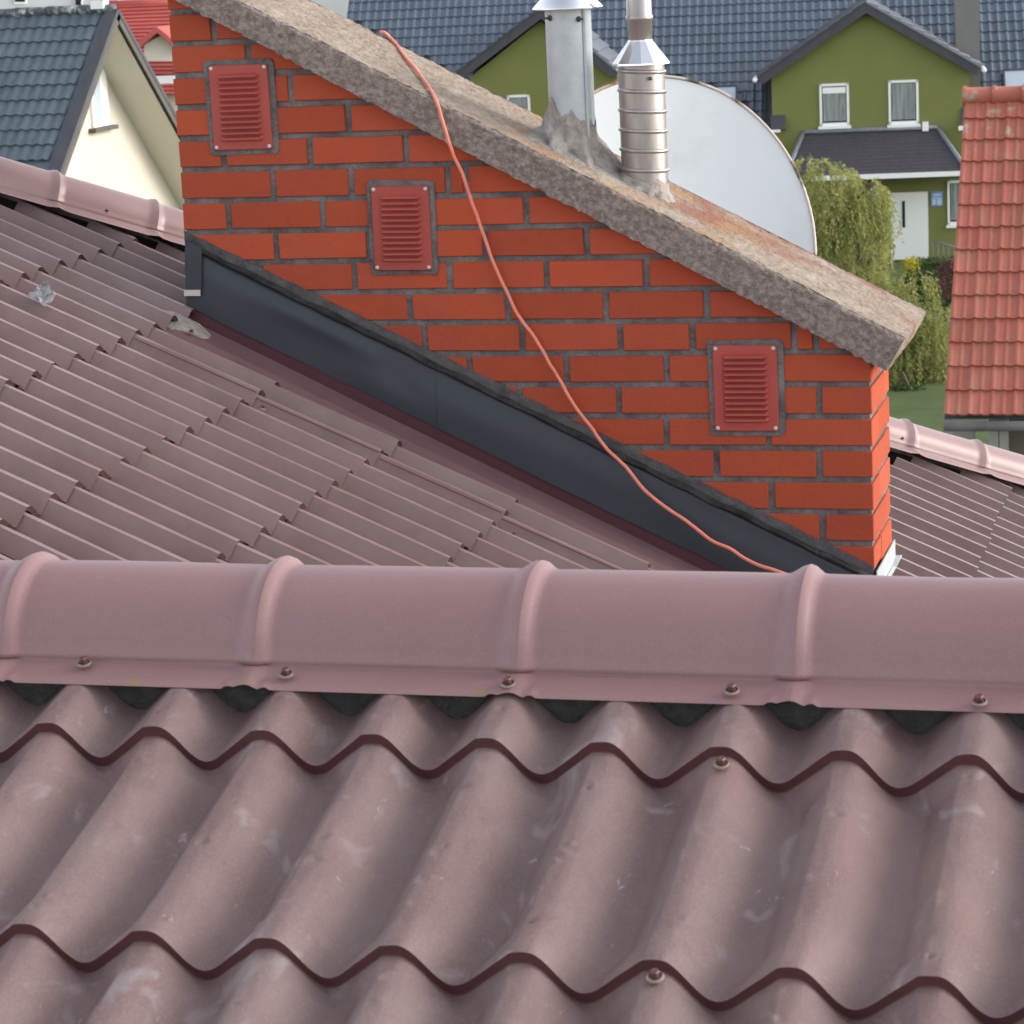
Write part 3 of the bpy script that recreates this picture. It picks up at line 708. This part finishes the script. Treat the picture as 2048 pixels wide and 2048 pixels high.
# walls
gbox('wall', (-16.9, 1.2, -10.3), (9.5, 9, -5.9), MT['green'])
gpoly('gable_wall', [(-2.85, 0, -10.3), (3.22, 0, -10.3), (3.22, 0, -4.45), (.16, 0, -2.50), (-2.85, 0, -4.42)], (0, 3, 0), MT['green'])
gpoly('gable_wall', [(-12.25, 0, -10.3), (-7.75, 0, -10.3), (-7.75, 0, -4.20), (-9.98, 0, -2.42), (-12.25, 0, -4.05)], (0, 3, 0), MT['green'])
# main roof plane
GS = R_(44); GE = (-6.15, .75)                       # eave z, y
def groof(u, s, h=0): return gl(u, GE[1]+s*math.cos(GS)-h*math.sin(GS), GE[0]+s*math.sin(GS)+h*math.cos(GS))
k = MB(); k.grid(lambda a, b: groof(-17.05+26.4*a, 8.6*b, -.05), 4, 2, smooth=False); groof_o = k.build('roof', MT['gverge'], house)
# pan tiles
TW, TL = .268, .425
def ptile(W, L, amp, rolls, lipz, nu=10):
    t = MB()
    def fn(a, b):
        ph = (a*rolls) % 1; x = (a-.5)*W
        roll = amp*max(0, math.cos(2*math.pi*(ph-.5))) if rolls else 0
        return Vector((x, b*L*1.06, roll - lipz*b + .004))
    t.grid(fn, nu, 1, 0, True)
    t.grid(lambda a, b: fn(a, 0)+Vector((0, .01*b, -lipz*1.2*b)), nu, 1, 0, False, flip=True)
    return t
gt = ptile(TW, TL, .045, 1, .035); gtm = gt.mesh('tile'); gtm.materials.append(MT['gtile'])
GU, GV = EX, EY*math.cos(GS)+EZ*math.sin(GS); GN = GU.cross(GV)
def px_of(p):
    d = p-CAM; w_ = d.dot(fw); return (1024+FPX*d.dot(rt)/w_, 1024-FPX*d.dot(up)/w_)
rest = MB(); cnt = 0; cand = []
for rr_ in range(20):
    for cc in range(98):
        u = -16.9+TW*cc; s = rr_*TL
        p = groof(u, s+.2, .02); x, y = px_of(p)
        if not (690 < x < 2070 and -25 < y < 262): continue
        # under the two gable roofs or behind the dish, slab and stack
        hid = False
        for (ua, ul, ur, za, zl) in ((.16, -3.1, 3.45, -2.4, -4.45), (-9.95, -12.5, -7.65, -2.2, -4.15)):
            if ul < u < ur and p.z < za-(za-zl)*abs(u-ua)/max(.1, (ua-ul) if u < ua else (ur-ua)): hid = True
        if y > 2+ (x-640)*.514+10 and x < 1640: hid = True
        if ((x-1331)/301)**2+((y-481)/331)**2 < .97: hid = True
        if not hid: cand.append((rr_, cc, p, y))
random.shuffle(cand); cand.sort(key=lambda t: 0 if t[2].z > -99 else 1)
for q, (rr_, cc, p, y) in enumerate(cand):
    M = basis(GU, GV, GN, groof(-16.9+TW*cc, rr_*TL, 0))
    if q < 300:
        inst('tile', gtm, M, house)
    else: rest.add([M @ Vector(v) for v in gt.v], gt.f, 0, True)
if rest.v:
    ro = rest.build('tile_field', MT['gtile'], house); ro['kind'] = 'stuff'
# gable roofs
def gable(ua, za, ul, zl, ur, zr, th=.26, fwd=-.35, back_=6.0):
    for (ue, ze, nm) in ((ul, zl, 0), (ur, zr, 1)):
        a = Vector((ua, 0, za)); e = Vector((ue, 0, ze)); d = (e-a).normalized(); n_ = Vector((-d.z, 0, d.x)); n_ = n_ if n_.z > 0 else -n_
        pts_ = [a, e, e-n_*th, a-EZ*(th/abs(n_.z))]
        if nm: pts_ = [a, a-EZ*(th/abs(n_.z)), e-n_*th, e]
        kk = MB(); kk.prism([gl(p.x, fwd, p.z) for p in pts_], EY*.12); kk.build('barge_board', MT['gverge'], house)
        kk = MB(); L = (e-a).length; nr = int(L/.40)
        for i in range(nr):
            p0 = a+d*(L*i/nr); p1 = a+d*(L*(i+1)/nr); h0, h1 = (.035, .075) if not nm else (.06, .12)
            q = [p0+n_*h0, p1+n_*h1, p1+n_*.0, p0+n_*.0]
            if nm: kk.prism([gl(p.x, fwd-.03, p.z) for p in q[::-1]], EY*(back_))
            else: kk.prism([gl(p.x, fwd-.03, p.z) for p in q], EY*(back_))
        kk.build('gable_roof', MT['gverge_l' if nm else 'gverge'], house)  # right slope paler: sunlight put into its colour
        kk = MB(); kk.tube([gl(ue*1.0+(.10 if nm else -.10), fwd-.06, ze-.08), gl(ue+(.10 if nm else -.10), fwd+1.4, ze-.08)], .075, 10); kk.build('gutter', MT['white'], house)
gable(.10, -2.30, -3.25, -4.42, 3.55, -4.40)
gable(-9.90, -2.02, -12.68, -3.92, -7.58, -4.10)
# windows
def gwin(u0, u1, z0, z1, y=0, par=None, sill=True, bars=False):
    fr = .075; wo_ = gbox('window', (u0+fr, y-.03, z0+fr), (u1-fr, y-.012, z1-fr), MT['glass'])
    kk = MB()
    for a, b in (((u0, y-.07, z0), (u1, y+.02, z0+fr+.05)), ((u0, y-.07, z1-fr), (u1, y+.02, z1)), ((u0, y-.07, z0), (u0+fr, y+.02, z1)), ((u1-fr, y-.07, z0), (u1, y+.02, z1))): kk.box(a, b, 0, GM)
    kk.build('frame', MT['white'], wo_)
    kk = MB(); kk.grid(lambda a, b: gl(u0+fr+.03+(u1-u0-2*fr-.06)*a, y-.048-.010*math.sin(a*26+2*math.sin(a*9)), z0+fr+.1+(z1-z0-2*fr-.12)*b), 40, 2, 0, True); kk.build('curtain', MT['lace'], wo_)
    if sill: kk = MB(); kk.box((u0-.05, y-.13, z0-.06), (u1+.05, y+.0, z0+.03), 0, GM); kk.build('sill', MT['white'], wo_)
    return wo_
w1 = gwin(-1.38, -.47, -6.05, -4.72); w2 = gwin(.74, 1.66, -6.08, -4.70)
kk = MB(); kk.box((-1.28, -.075, -5.02), (-.57, -.02, -4.84), 0, GM); kk.build('roller_blind', MT['white'], w1)
gwin(-11.15, -10.42, -6.0, -4.68)
gwin(2.50, 3.15, -9.25, -7.85)
kk = MB(); kk.box((1.76, -.16, -6.28), (1.95, -.003, -6.0), 0, GM); kk.build('vent_box', MT['white'], house)
# porch roof, gutter, soffit
PT, PB, PF = -6.22, -7.42, -1.55
def ppoly(pts_, nm, m_, par=None):
    kk = MB(); kk.add([gl(*p) for p in pts_], [tuple(range(len(pts_)))]); return kk.build(nm, m_, par or house)
por = ppoly([(-2.45, PF, PB), (3.05, PF, PB), (2.22, 0, PT), (-1.90, 0, PT)], 'porch_roof', MT['shingle'])
ppoly([(3.05, PF, PB), (3.05, 0, PB), (2.22, 0, PT)], 'porch_side', MT['shingle'], por); ppoly([(-2.45, 0, PB), (-2.45, PF, PB), (-1.90, 0, PT)], 'porch_side', MT['shingle'], por)
for i in range(12):                              # courses of shingles
    e0 = i/12; e1 = (i+1)/12
    uL = lambda e: -2.45+.55*e; uR = lambda e: 3.05-.83*e; yy = lambda e: PF*(1-e); zz = lambda e: PB+(PT-PB)*e
    kk = MB(); kk.add([gl(uL(e0), yy(e0), zz(e0)+.018), gl(uR(e0), yy(e0), zz(e0)+.018), gl(uR(e1), yy(e1), zz(e1)+.008), gl(uL(e1), yy(e1), zz(e1)+.008), gl(uL(e0), yy(e0), zz(e0)), gl(uR(e0), yy(e0), zz(e0))], [(0, 1, 2, 3), (4, 5, 1, 0)]); kk.build('shingle_course', MT['shingle'], por)
for (a, b) in (((3.05, PF, PB+.03), (2.22, 0, PT+.04)), ((-2.45, PF, PB+.03), (-1.90, 0, PT+.04)), ((-1.90, -.06, PT+.04), (2.22, -.06, PT+.04))):
    kk = MB(); kk.tube([gl(*a), gl(*b)], .07, 8); kk.build('hip_cap', MT['gverge_l'], por)
kk = MB(); kk.box((-2.5, PF-.09, PB-.14), (3.1, PF+.02, PB+.005), 0, GM); kk.build('gutter', MT['white'], por)
kk = MB(); kk.box((-2.4, PF+.03, PB-.2), (3.0, -.01, PB-.09), 0, GM); kk.build('soffit', MT['gverge'], por)
for u in (-1.95, .28): kk = MB(); kk.box((u-.12, PF+.15, -10.3), (u+.12, PF+.4, PB-.2), 0, GM); kk.build('porch_post', MT['gchim'], por)
# side lean-to roofs beside the gable
gpoly('side_roof', [(-2.90, -.30, -6.05), (-2.45, -.30, -6.05), (-2.45, .3, -5.20), (-2.90, .3, -5.20)], (0, .05, -.05), MT['gverge'])
gpoly('side_roof', [(2.95, -.30, -6.15), (3.9, -.30, -6.15), (3.9, .3, -5.05), (2.95, .3, -5.05)], (0, .05, -.05), MT['gverge'])
gbox('gutter', (2.85, -.42, -6.28), (3.9, -.30, -6.15), MT['white']); gbox('gutter', (-2.93, -.40, -6.13), (-2.6, -.30, -6.05), MT['white'])
# door, sign, railing
dr_ = gbox('door', (.74, -.08, -10.25), (1.90, -.01, -8.16), MT['white'])
kk = MB(); kk.box((1.10, -.095, -9.25), (1.19, -.075, -8.42), 0, GM); kk.build('door_light', MT['glass'], dr_)
sg = gbox('house_sign', (2.00, -.05, -8.62), (2.36, -.012, -8.17), MT['leaf_s'])
kk = MB()
for (a, b, c, d) in ((2.06, -8.30, 2.30, -8.24), (2.04, -8.58, 2.14, -8.40), (2.18, -8.58, 2.32, -8.40), (2.05, -8.38, 2.31, -8.345)): kk.box((a, -.056, b), (c, -.049, d), 0, GM)
kk.build('sign_lettering', MT['signtxt'], sg)
rl = MB()
for i in range(7):
    u = 2.0+.16*i; rl.tube([gl(u, -1.3, -10.3), gl(u, -1.3, -9.55-.05*i)], .018, 6)
rl.tube([gl(2.0, -1.3, -9.55), gl(3.0, -1.3, -9.87)], .028, 6)
MT['rail'] = mat('grey_rail_paint', (.20, .19, .21), rough=.5); rl.build('stair_railing', MT['rail'], house)
# chimney block and skylights
gbox('chimney_stack', (2.86, 1.3, -5.2), (3.60, 2.6, -.6), MT['gchim'])
def skyl(u0, u1, s0, s1):
    kk = MB(); kk.add([groof(u0, s0, .12), groof(u1, s0, .12), groof(u1, s1, .12), groof(u0, s1, .12)], [(0, 1, 2, 3)]); so_ = kk.build('skylight', MT['skyl'], house)
    kk = MB()
    for (a, b, c, d) in ((u0-.07, u0, s0-.07, s1+.07), (u1, u1+.07, s0-.07, s1+.07), (u0, u1, s0-.07, s0), (u0, u1, s1, s1+.07)):
        q = [groof(a, c, .02), groof(b, c, .02), groof(b, d, .02), groof(a, d, .02)]; kk.prism([p+GN*.13 for p in q], GN*-.13)
    kk.build('frame', MT['gverge'], so_)
skyl(4.40, 5.4, .80, 2.0); skyl(-4.75, -4.05, .95, 1.80)

# ------------------------------------------------------------------ grey-roofed gable house on the left
MT['lgtile'] = mat('grey_steel_tile', (.078, .104, .126), (.098, .125, .148), 1.2, .45, rnd=.08, spec=.45, c3=(.055, .065, .08), scale3=5, amt3=.5)
MT['cream'] = mat('warm_cream_render', (.60, .55, .475), (.54, .49, .42), .6, .92, bump=.15, bscale=30)
MT['timber'] = mat('weathered_verge_board', (.115, .105, .095), (.09, .08, .072), 6, .8)
MT['soffit'] = mat('cream_soffit', (.62, .58, .51), rough=.8)
MT['lichen'] = mat('lichen_spotted_ridge', (.055, .065, .08), (.07, .08, .095), 2, .6, c3=(.62, .63, .62), scale3=7, amt3=1.0)
LA = atd(232, 22, 47.5); LS = R_(41.5); lh = thing('grey_roofed_house', (LA.x-5, LA.y, -10.3), 'cream gabled house with a dark grey metal tile roof behind the hip', 'house')
LX, LY = Vector((1, 0, 0)), Vector((0, 1, 0)); LVn = LY*math.cos(LS)+EZ*math.sin(LS); LNn = LX.cross(LVn); OV = .75
k = MB(); k.prism([LA+Vector((-OV, -7, -7*math.tan(LS)-.1)), LA+Vector((-OV, 0, -.28)), LA+Vector((-OV, 7, -7*math.tan(LS)-.1)), LA+Vector((-OV, 7, -9.6)), LA+Vector((-OV, -7, -9.6))][::-1], (-9, 0, 0)); k.build('wall', MT['cream'], lh)
for sg_ in (-1, 1):
    d_ = LY*sg_*math.cos(LS)-EZ*math.sin(LS); n_ = LY*sg_*math.sin(LS)+EZ*math.cos(LS); e = LA+d_*8.5
    k = MB(); k.add([LA-n_*.20, e-n_*.20, e-n_*.20-LX*OV, LA-n_*.20-LX*OV], [(0, 1, 2, 3)]); k.build('soffit', MT['soffit'], lh)
    k = MB(); q = [LA-n_*.02, e-n_*.02, e-n_*.15, LA-n_*.15]; k.prism(q if sg_ < 0 else q[::-1], (.04, 0, 0)); k.build('verge_board', MT['timber'], lh)
    k = MB(); q = [LA+n_*.05, e+n_*.05, e-n_*.03, LA-n_*.03]; k.prism([p+LX*.05 for p in (q if sg_ < 0 else q[::-1])], (-.22, 0, 0)); k.build('verge_flashing', MT['gverge'], lh)
    k = MB(); k.add([LA-LX*.1, e-LX*.1, e-LX*9.5, LA-LX*9.5], [(0, 1, 2, 3)]); k.build('roof', MT['lgtile'], lh)
LTW, LTL = .196, .352
lt = MB()
def ltf(a, b):
    return Vector(((a-.5)*LTW, b*LTL*1.04, .030*(.5+.5*math.cos(2*math.pi*(a-.5)))-.03*b+.012))
lt.grid(ltf, 12, 1, 0, True); lt.grid(lambda a, b: ltf(a, 0)+Vector((0, .006*b, -.036*b)), 12, 1, 0, True, flip=True)
ltm = lt.mesh('tile'); ltm.materials.append(MT['lgtile'])
for r in range(12):
    for c in range(20):
        p = LA - LX*(.26+LTW*(c+.5)) - LVn*(LTL*(r+1)+.02) + LNn*.02
        x, y = px_of(p)
        if -60 < x < 260 and -20 < y < 350 and y < 345+.26*x: inst('tile', ltm, basis(LX, LVn, LNn, p), lh)
for c in range(8):
    k = MB(); a = LA-LX*(.02+.62*c)+EZ*.035; k.tube([a, a-LX*.64], [.085, .10], 10); k.build('ridge_cap', MT['lichen'], lh)
k = MB(); p = LA-LX*.3+EZ*.10; k.box(p-Vector((.12, .12, .05)), p+Vector((.12, .12, .09))); k.build('ridge_end', MT['white'], lh)
kp = hit(196, 205, (1, 0, 0), (LA-LX*OV).x)
k = MB(); k.box(kp+Vector((-.02, -.36, -.42)), kp+Vector((.05, .34, .75))); wn = k.build('window', MT['white'], lh)
k = MB(); k.box(kp+Vector((.04, -.26, -.30)), kp+Vector((.056, .02, .65))); k.build('pane', MT['skyl'], wn)
k = MB(); k.box(kp+Vector((-.02, -.5, -.50)), kp+Vector((.14, .5, -.43))); k.build('sill', MT['timber'], wn)

# ------------------------------------------------------------------ far red-roofed house and white block
MT['rtile'] = mat('bright_red_tile', (.42, .085, .070), (.36, .07, .06), 2, .5, rnd=.06)
rh = thing('red_roofed_house', atd(300, 60, 78).xy.to_3d()+Vector((0, 0, -10.3)), 'cream house with a bright red roof and small dormer in the distance', 'house')
RB = atd(290, 130, 76); 
def rp(px, py, D): return atd(px, py, D)
A_ = rp(180, 12, 82); B_ = rp(420, 2, 82); C_ = rp(420, 190, 77); D_ = rp(180, 190, 77)
un = (B_-A_).normalized(); dn_ = (D_-A_)
for r in range(24):
    k = MB(); e0, e1 = r/24, (r+1)/24
    P0, P1 = A_+(D_-A_)*e0, B_+(C_-B_)*e0; P2, P3 = B_+(C_-B_)*e1, A_+(D_-A_)*e1
    nn = Vector((0, -.6, .8))*.05
    k.add([P0, P1, P2+nn, P3+nn, P2, P3], [(3, 2, 1, 0), (5, 4, 2, 3)]); k.build('tile_course', MT['rtile'], rh)
k = MB(); k.tube([A_, B_], .14, 8); k.build('ridge', MT['rtile'], rh)
dp = 75.5; ap_ = rp(322, 64, dp)
k = MB(); k.prism([rp(288, 122, dp), rp(362, 122, dp), rp(362, 98, dp), rp(322, 70, dp), rp(288, 90, dp)], (0, 3, 0)); k.build('dormer_wall', MT['cream'], rh)
for a, b in ((rp(280, 98, dp), ap_), (ap_, rp(372, 104, dp))):
    k = MB(); k.prism([a+Vector((0, -.3, 0)), b+Vector((0, -.3, 0)), b+Vector((0, -.3, .16)), a+Vector((0, -.3, .16))], (0, 3.2, 0)); k.build('dormer_roof', MT['rtile'], rh)
k = MB(); w0 = rp(180, 165, 77.6); w1_ = rp(420, 150, 77.6); k.prism([Vector((w0.x, w0.y, -10.3)), Vector((w1_.x, w1_.y, -10.3)), w1_, w0], (0, 4, 0)); k.build('wall', MT['render'], rh)
k = MB(); a = rp(318, 160, 74.5); k.box(a-Vector((.6, .1, .1)), a+Vector((2, .1, .1))); k.build('gutter', MT['white'], rh)
MT['pale'] = mat('pale_grey_render', (.62, .63, .64), (.56, .57, .58), .5, .9)
def far_block(px0, px1, ptop, D, label, wins):
    a = atd(px0, ptop, D); b = atd(px1, ptop, D); t = thing('white_building', ((a.x+b.x)/2, (a.y+b.y)/2, -10.3), label, 'building')
    k = MB(); k.prism([Vector((a.x, a.y, -10.3)), Vector((b.x, b.y, -10.3)), b, a], (0, 8, 0)); k.build('wall', MT['pale'], t)
    for (x0, x1, y0, y1) in wins:
        p = [atd(x0, y1, D-.1), atd(x1, y1, D-.1), atd(x1, y0, D-.1), atd(x0, y0, D-.1)]; k = MB(); k.prism(p, (0, .15, 0)); wn_ = k.build('window', MT['white'], t)
        c_ = sum(p, Vector())/4; k = MB(); k.prism([c_+(q-c_)*.8-Vector((0, .03, 0)) for q in p], (0, .02, 0)); k.build('pane', MT['glass'], wn_)
    return t
far_block(-120, 225, -140, 120, 'white rendered building far behind the grey roof ridge', [(28, 53, -40, 8), (150, 164, -40, 16), (200, 212, -40, 16)])
far_block(520, 800, -90, 104, 'pale flat building far beyond the slate blue roof end', [(600, 640, -60, -10)])

# ------------------------------------------------------------------ red clay roof on the right
MT['clay'] = mat('weathered_clay_tile', (.40, .130, .092), (.36, .105, .075), 3, .85, rnd=.10, c3=(.30, .17, .10), scale3=5, amt3=.75, bump=.3, bscale=40, stretch=(1.6, 1, .35))
add_mix(MT['clay'], band('Z', -2.6, -2.1, 6, .56, .66), (.36, .30, .24))
RA = R_(1.2); CX = Vector((math.cos(RA), math.sin(RA), 0)); CYv = Vector((-math.sin(RA), math.cos(RA), 0))
RR = atd(1930, 198, 31); RE = hit(1888, 832, tuple(CX), CX.dot(RR)); dvv = (RE-RR); RL = dvv.length; dvv.normalize()
CV = -dvv; CN = CX.cross(CV)
ch = thing('clay_roofed_shed', (RR.x+2, RR.y-1, -10.3), 'outbuilding with a weathered orange clay tile roof by the willow', 'shed')
k = MB(); k.add([RR-CN*.06, RE-CN*.06, RE+CX*4-CN*.06, RR+CX*4-CN*.06], [(0, 1, 2, 3)]); k.build('roof_deck', MT['gverge'], ch)
NR = 14; ctl = RL/NR; CTW = .232
ct = MB()
def ctf(a, b):
    ph = a*2 % 1; return Vector(((a-.5)*CTW, b*ctl*1.05, .018*max(0, math.sin(2*math.pi*ph))+.006*math.sin(2*math.pi*a)-.032*b+.012))
ct.grid(ctf, 16, 1, 0, True); ct.grid(lambda a, b: ctf(a, 0)+Vector((0, .004*b, -.034*b)), 16, 1, 0, True, flip=True)
ctm = ct.mesh('tile'); ctm.materials.append(MT['clay'])
for r in range(NR):
    for c in range(6):
        p = RE+CX*(CTW*(c+.5))+CV*(ctl*r)+CN*(.015+random.uniform(-.004, .004)); inst('tile', ctm, basis(CX, CV, CN, p), ch)
for c in range(4):
    k = MB(); a = RR+CX*(.33*c-.02)+EZ*.03; k.lathe([(.115, 0), (.12, .03), (.10, .05), (.098, .34)], a, 16, 0, Matrix(((0, 0, CX.x), (0, 1, CX.y), (1, 0, 0)))); k.build('ridge_tile', MT['clay'], ch)
k = MB(); k.tube([RE+EZ*-.10-CYv*.05, RE+CX*4+EZ*-.10-CYv*.05], .055, 8); MT['fascia'] = mat('aged_fascia', (.12, .10, .105), (.20, .19, .19), 3, .8); k.build('gutter', MT['fascia'], ch)
MT['post'] = mat('concrete_post', (.34, .32, .31), rough=.9); MT['wallc'] = mat('grey_olive_panel', (.17, .15, .125), (.13, .12, .10), 2, .9)
for (px, wd) in ((1898, .05), (1988, .05), (2008, .045)):
    p = hit(px, 860, tuple(CYv), CYv.dot(RE)+.35); k = MB(); k.box((p.x-wd, p.y-.05, -10.3), (p.x+wd, p.y+.05, RE.z-.05)); k.build('post', MT['post'], ch)
p = hit(2012, 860, tuple(CYv), CYv.dot(RE)+.6); k = MB(); k.box((p.x, p.y, -10.3), (p.x+4, p.y+2, RE.z+.1)); k.build('wall', MT['wallc'], ch)
p = hit(1903, 850, tuple(CYv), CYv.dot(RE)+.8); k = MB(); k.box((p.x, p.y, -10.3), (p.x+.24, p.y+.1, p.z)); k.build('panel', MT['post'], ch)

# ------------------------------------------------------------------ plants
MT['willow'] = mat('willow_leaf', (.42, .40, .145), (.24, .28, .085), 1.6, .7, island=.35, trans=.35)
MT['bark'] = mat('willow_bark', (.12, .09, .06), rough=.9)
MT['hedge'] = mat('hedge_leaf', (.055, .10, .02), (.035, .07, .015), 2, .7, island=.4, trans=.25)
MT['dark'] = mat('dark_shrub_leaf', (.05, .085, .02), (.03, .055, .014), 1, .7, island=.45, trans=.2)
MT['yellow'] = mat('yellow_flower', (.50, .42, .02), (.30, .32, .03), 4, .7, island=.3, trans=.3)
MT['maroon'] = mat('maroon_leaf', (.13, .035, .04), rough=.7, island=.4, trans=.2)
def leaf(m_, p, d, l, w_, n0):
    d = d.normalized(); s = d.cross(n0); s = s.normalized()*w_ if s.length > 1e-4 else Vector((w_, 0, 0))
    m_.add([p, p+d*l*.5+s, p+d*l, p+d*l*.5-s], [(0, 1, 2, 3)])
rg = random.Random(3)
def rv(): return Vector((rg.gauss(0, 1), rg.gauss(0, 1), rg.gauss(0, 1))).normalized()
WC = atd(1718, 470, 62); wt = thing('willow_tree', (WC.x, WC.y, -10.3), 'pale green weeping willow growing between the houses', 'tree')
tr = MB(); tz = WC.z+.2
tr.tube([(WC.x, WC.y, -10.3), (WC.x+.1, WC.y, -8.6), (WC.x-.05, WC.y, -7.2), (WC.x, WC.y, tz)], [.16, .13, .10, .04], 10)
for k_ in range(9):
    a = k_*.7; z = -8.2+.25*k_; e = Vector((math.cos(a)*.6, math.sin(a)*.6, .5)); s0 = Vector((WC.x, WC.y, z)); tr.tube([s0, s0+e*.5+Vector((0, 0, .2)), s0+e], [.05, .035, .012], 6)
tr.build('trunk', MT['bark'], wt)
cr = MB()
def strand(p, out, ln):
    pos = p.copy(); d = (out*.7+EZ*.35).normalized(); nl = int(ln/.06)
    for i in range(nl):
        d = (d*.80+Vector((rg.gauss(0, .10), rg.gauss(0, .10), -.30))).normalized(); pos = pos+d*.06
        for s_ in range(2): leaf(cr, pos+rv()*.02, (d+rv()*.75), rg.uniform(.07, .13), rg.uniform(.010, .017), rv())
lobes = [(1672, 420, .95, 1.0, 165), (1610, 440, .75, .9, 110), (1712, 455, .55, 1.0, 100), (1660, 350, .55, .5, 70), (1625, 318, .32, .25, 26), (1722, 590, .7, 1.0, 130), (1680, 560, 1.1, 1.1, 140), (1815, 660, .65, .8, 110), (1850, 690, .55, .9, 100), (1800, 700, .7, .9, 110), (1790, 770, .55, .8, 90), (1840, 760, .6, .8, 100), (1870, 640, .4, .6, 50), (1830, 560, .3, .5, 26), (1775, 600, .5, .8, 80), (1790, 640, .5, .7, 80), (1725, 380, .45, .5, 55)]
for (px, py, rx, rz, n) in lobes:
    c = atd(px, py, 62)
    for _ in range(int(n*1.35)):
        t = rg.uniform(0, 2*math.pi); rr = rx*math.sqrt(rg.uniform(.05, 1)); z = rz*math.sqrt(max(0, 1-(rr/rx)**2))*rg.uniform(.3, 1)-.15
        o = Vector((math.cos(t), math.sin(t), 0)); strand(c+o*rr+EZ*z*.8, o, rg.uniform(.6, 1.6))
cr.build('crown', MT['willow'], wt)
def bush(name, px, py, D, rx, ry, rz, n, ls, m_, label, cat, flat=False, lw=.45):
    c = atd(px, py, D); t = thing(name, (c.x, c.y, -10.3), label, cat); b = MB()
    for _ in range(n):
        if flat:
            p = Vector((rg.uniform(-1, 1), rg.uniform(-1, 1), rg.uniform(-1, 1))); ax = rg.randrange(3); p[ax] = math.copysign(1-abs(rg.gauss(0, .06)), p[ax])
        else:
            p = rv()*(rg.uniform(.55, 1.05)); p = p*(1+.25*noise.noise(p*2.5+Vector((px, 0, 0))))
        q = c+Vector((p.x*rx, p.y*ry, p.z*rz)); leaf(b, q, rv(), ls*rg.uniform(.6, 1.4), ls*lw*.5, rv())
    b.build('foliage', m_, t); s = MB(); s.tube([(c.x, c.y, -10.3), (c.x, c.y, c.z)], [.06, .02], 6)
    s.tube([(c.x, c.y, -9.9), (c.x+rx*.4, c.y, c.z)], [.04, .01], 5); s.build('stem', MT['bark'], t)
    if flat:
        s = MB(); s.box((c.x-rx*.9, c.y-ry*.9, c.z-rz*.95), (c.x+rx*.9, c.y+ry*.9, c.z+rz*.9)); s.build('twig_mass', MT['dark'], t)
bush('clipped_hedge', 1890, 560, 70, .85, .5, .55, 5200, .07, MT['hedge'], 'clipped dark green hedge in front of the white door', 'hedge', True)
bush('bramble_patch', 1806, 806, 60.5, .75, .4, .42, 3600, .10, MT['dark'], 'dark green bramble patch at the foot of the willow', 'shrub')
bush('flowering_shrub', 1822, 533, 69, .26, .26, .24, 700, .07, MT['yellow'], 'small yellow flowering shrub beside the hedge', 'shrub')
bush('maroon_shrub', 1905, 560, 58, .35, .3, .5, 900, .07, MT['maroon'], 'maroon leaved shrub at the edge of the clay roof', 'shrub')
bush('broadleaf_shrub', 1820, 730, 64, 1.1, .6, 1.0, 7000, .11, MT['dark'], 'low dark green shrub under the willow', 'shrub')
bush('tall_shrub', 1845, 590, 66, .55, .5, .75, 2600, .10, MT['dark'], 'dark leafy shrub between the willow and the hedge', 'shrub')
bush('spreading_shrub', 1880, 720, 63, .5, .5, .9, 3000, .10, MT['dark'], 'shady green shrub next to the clay roof verge', 'shrub')
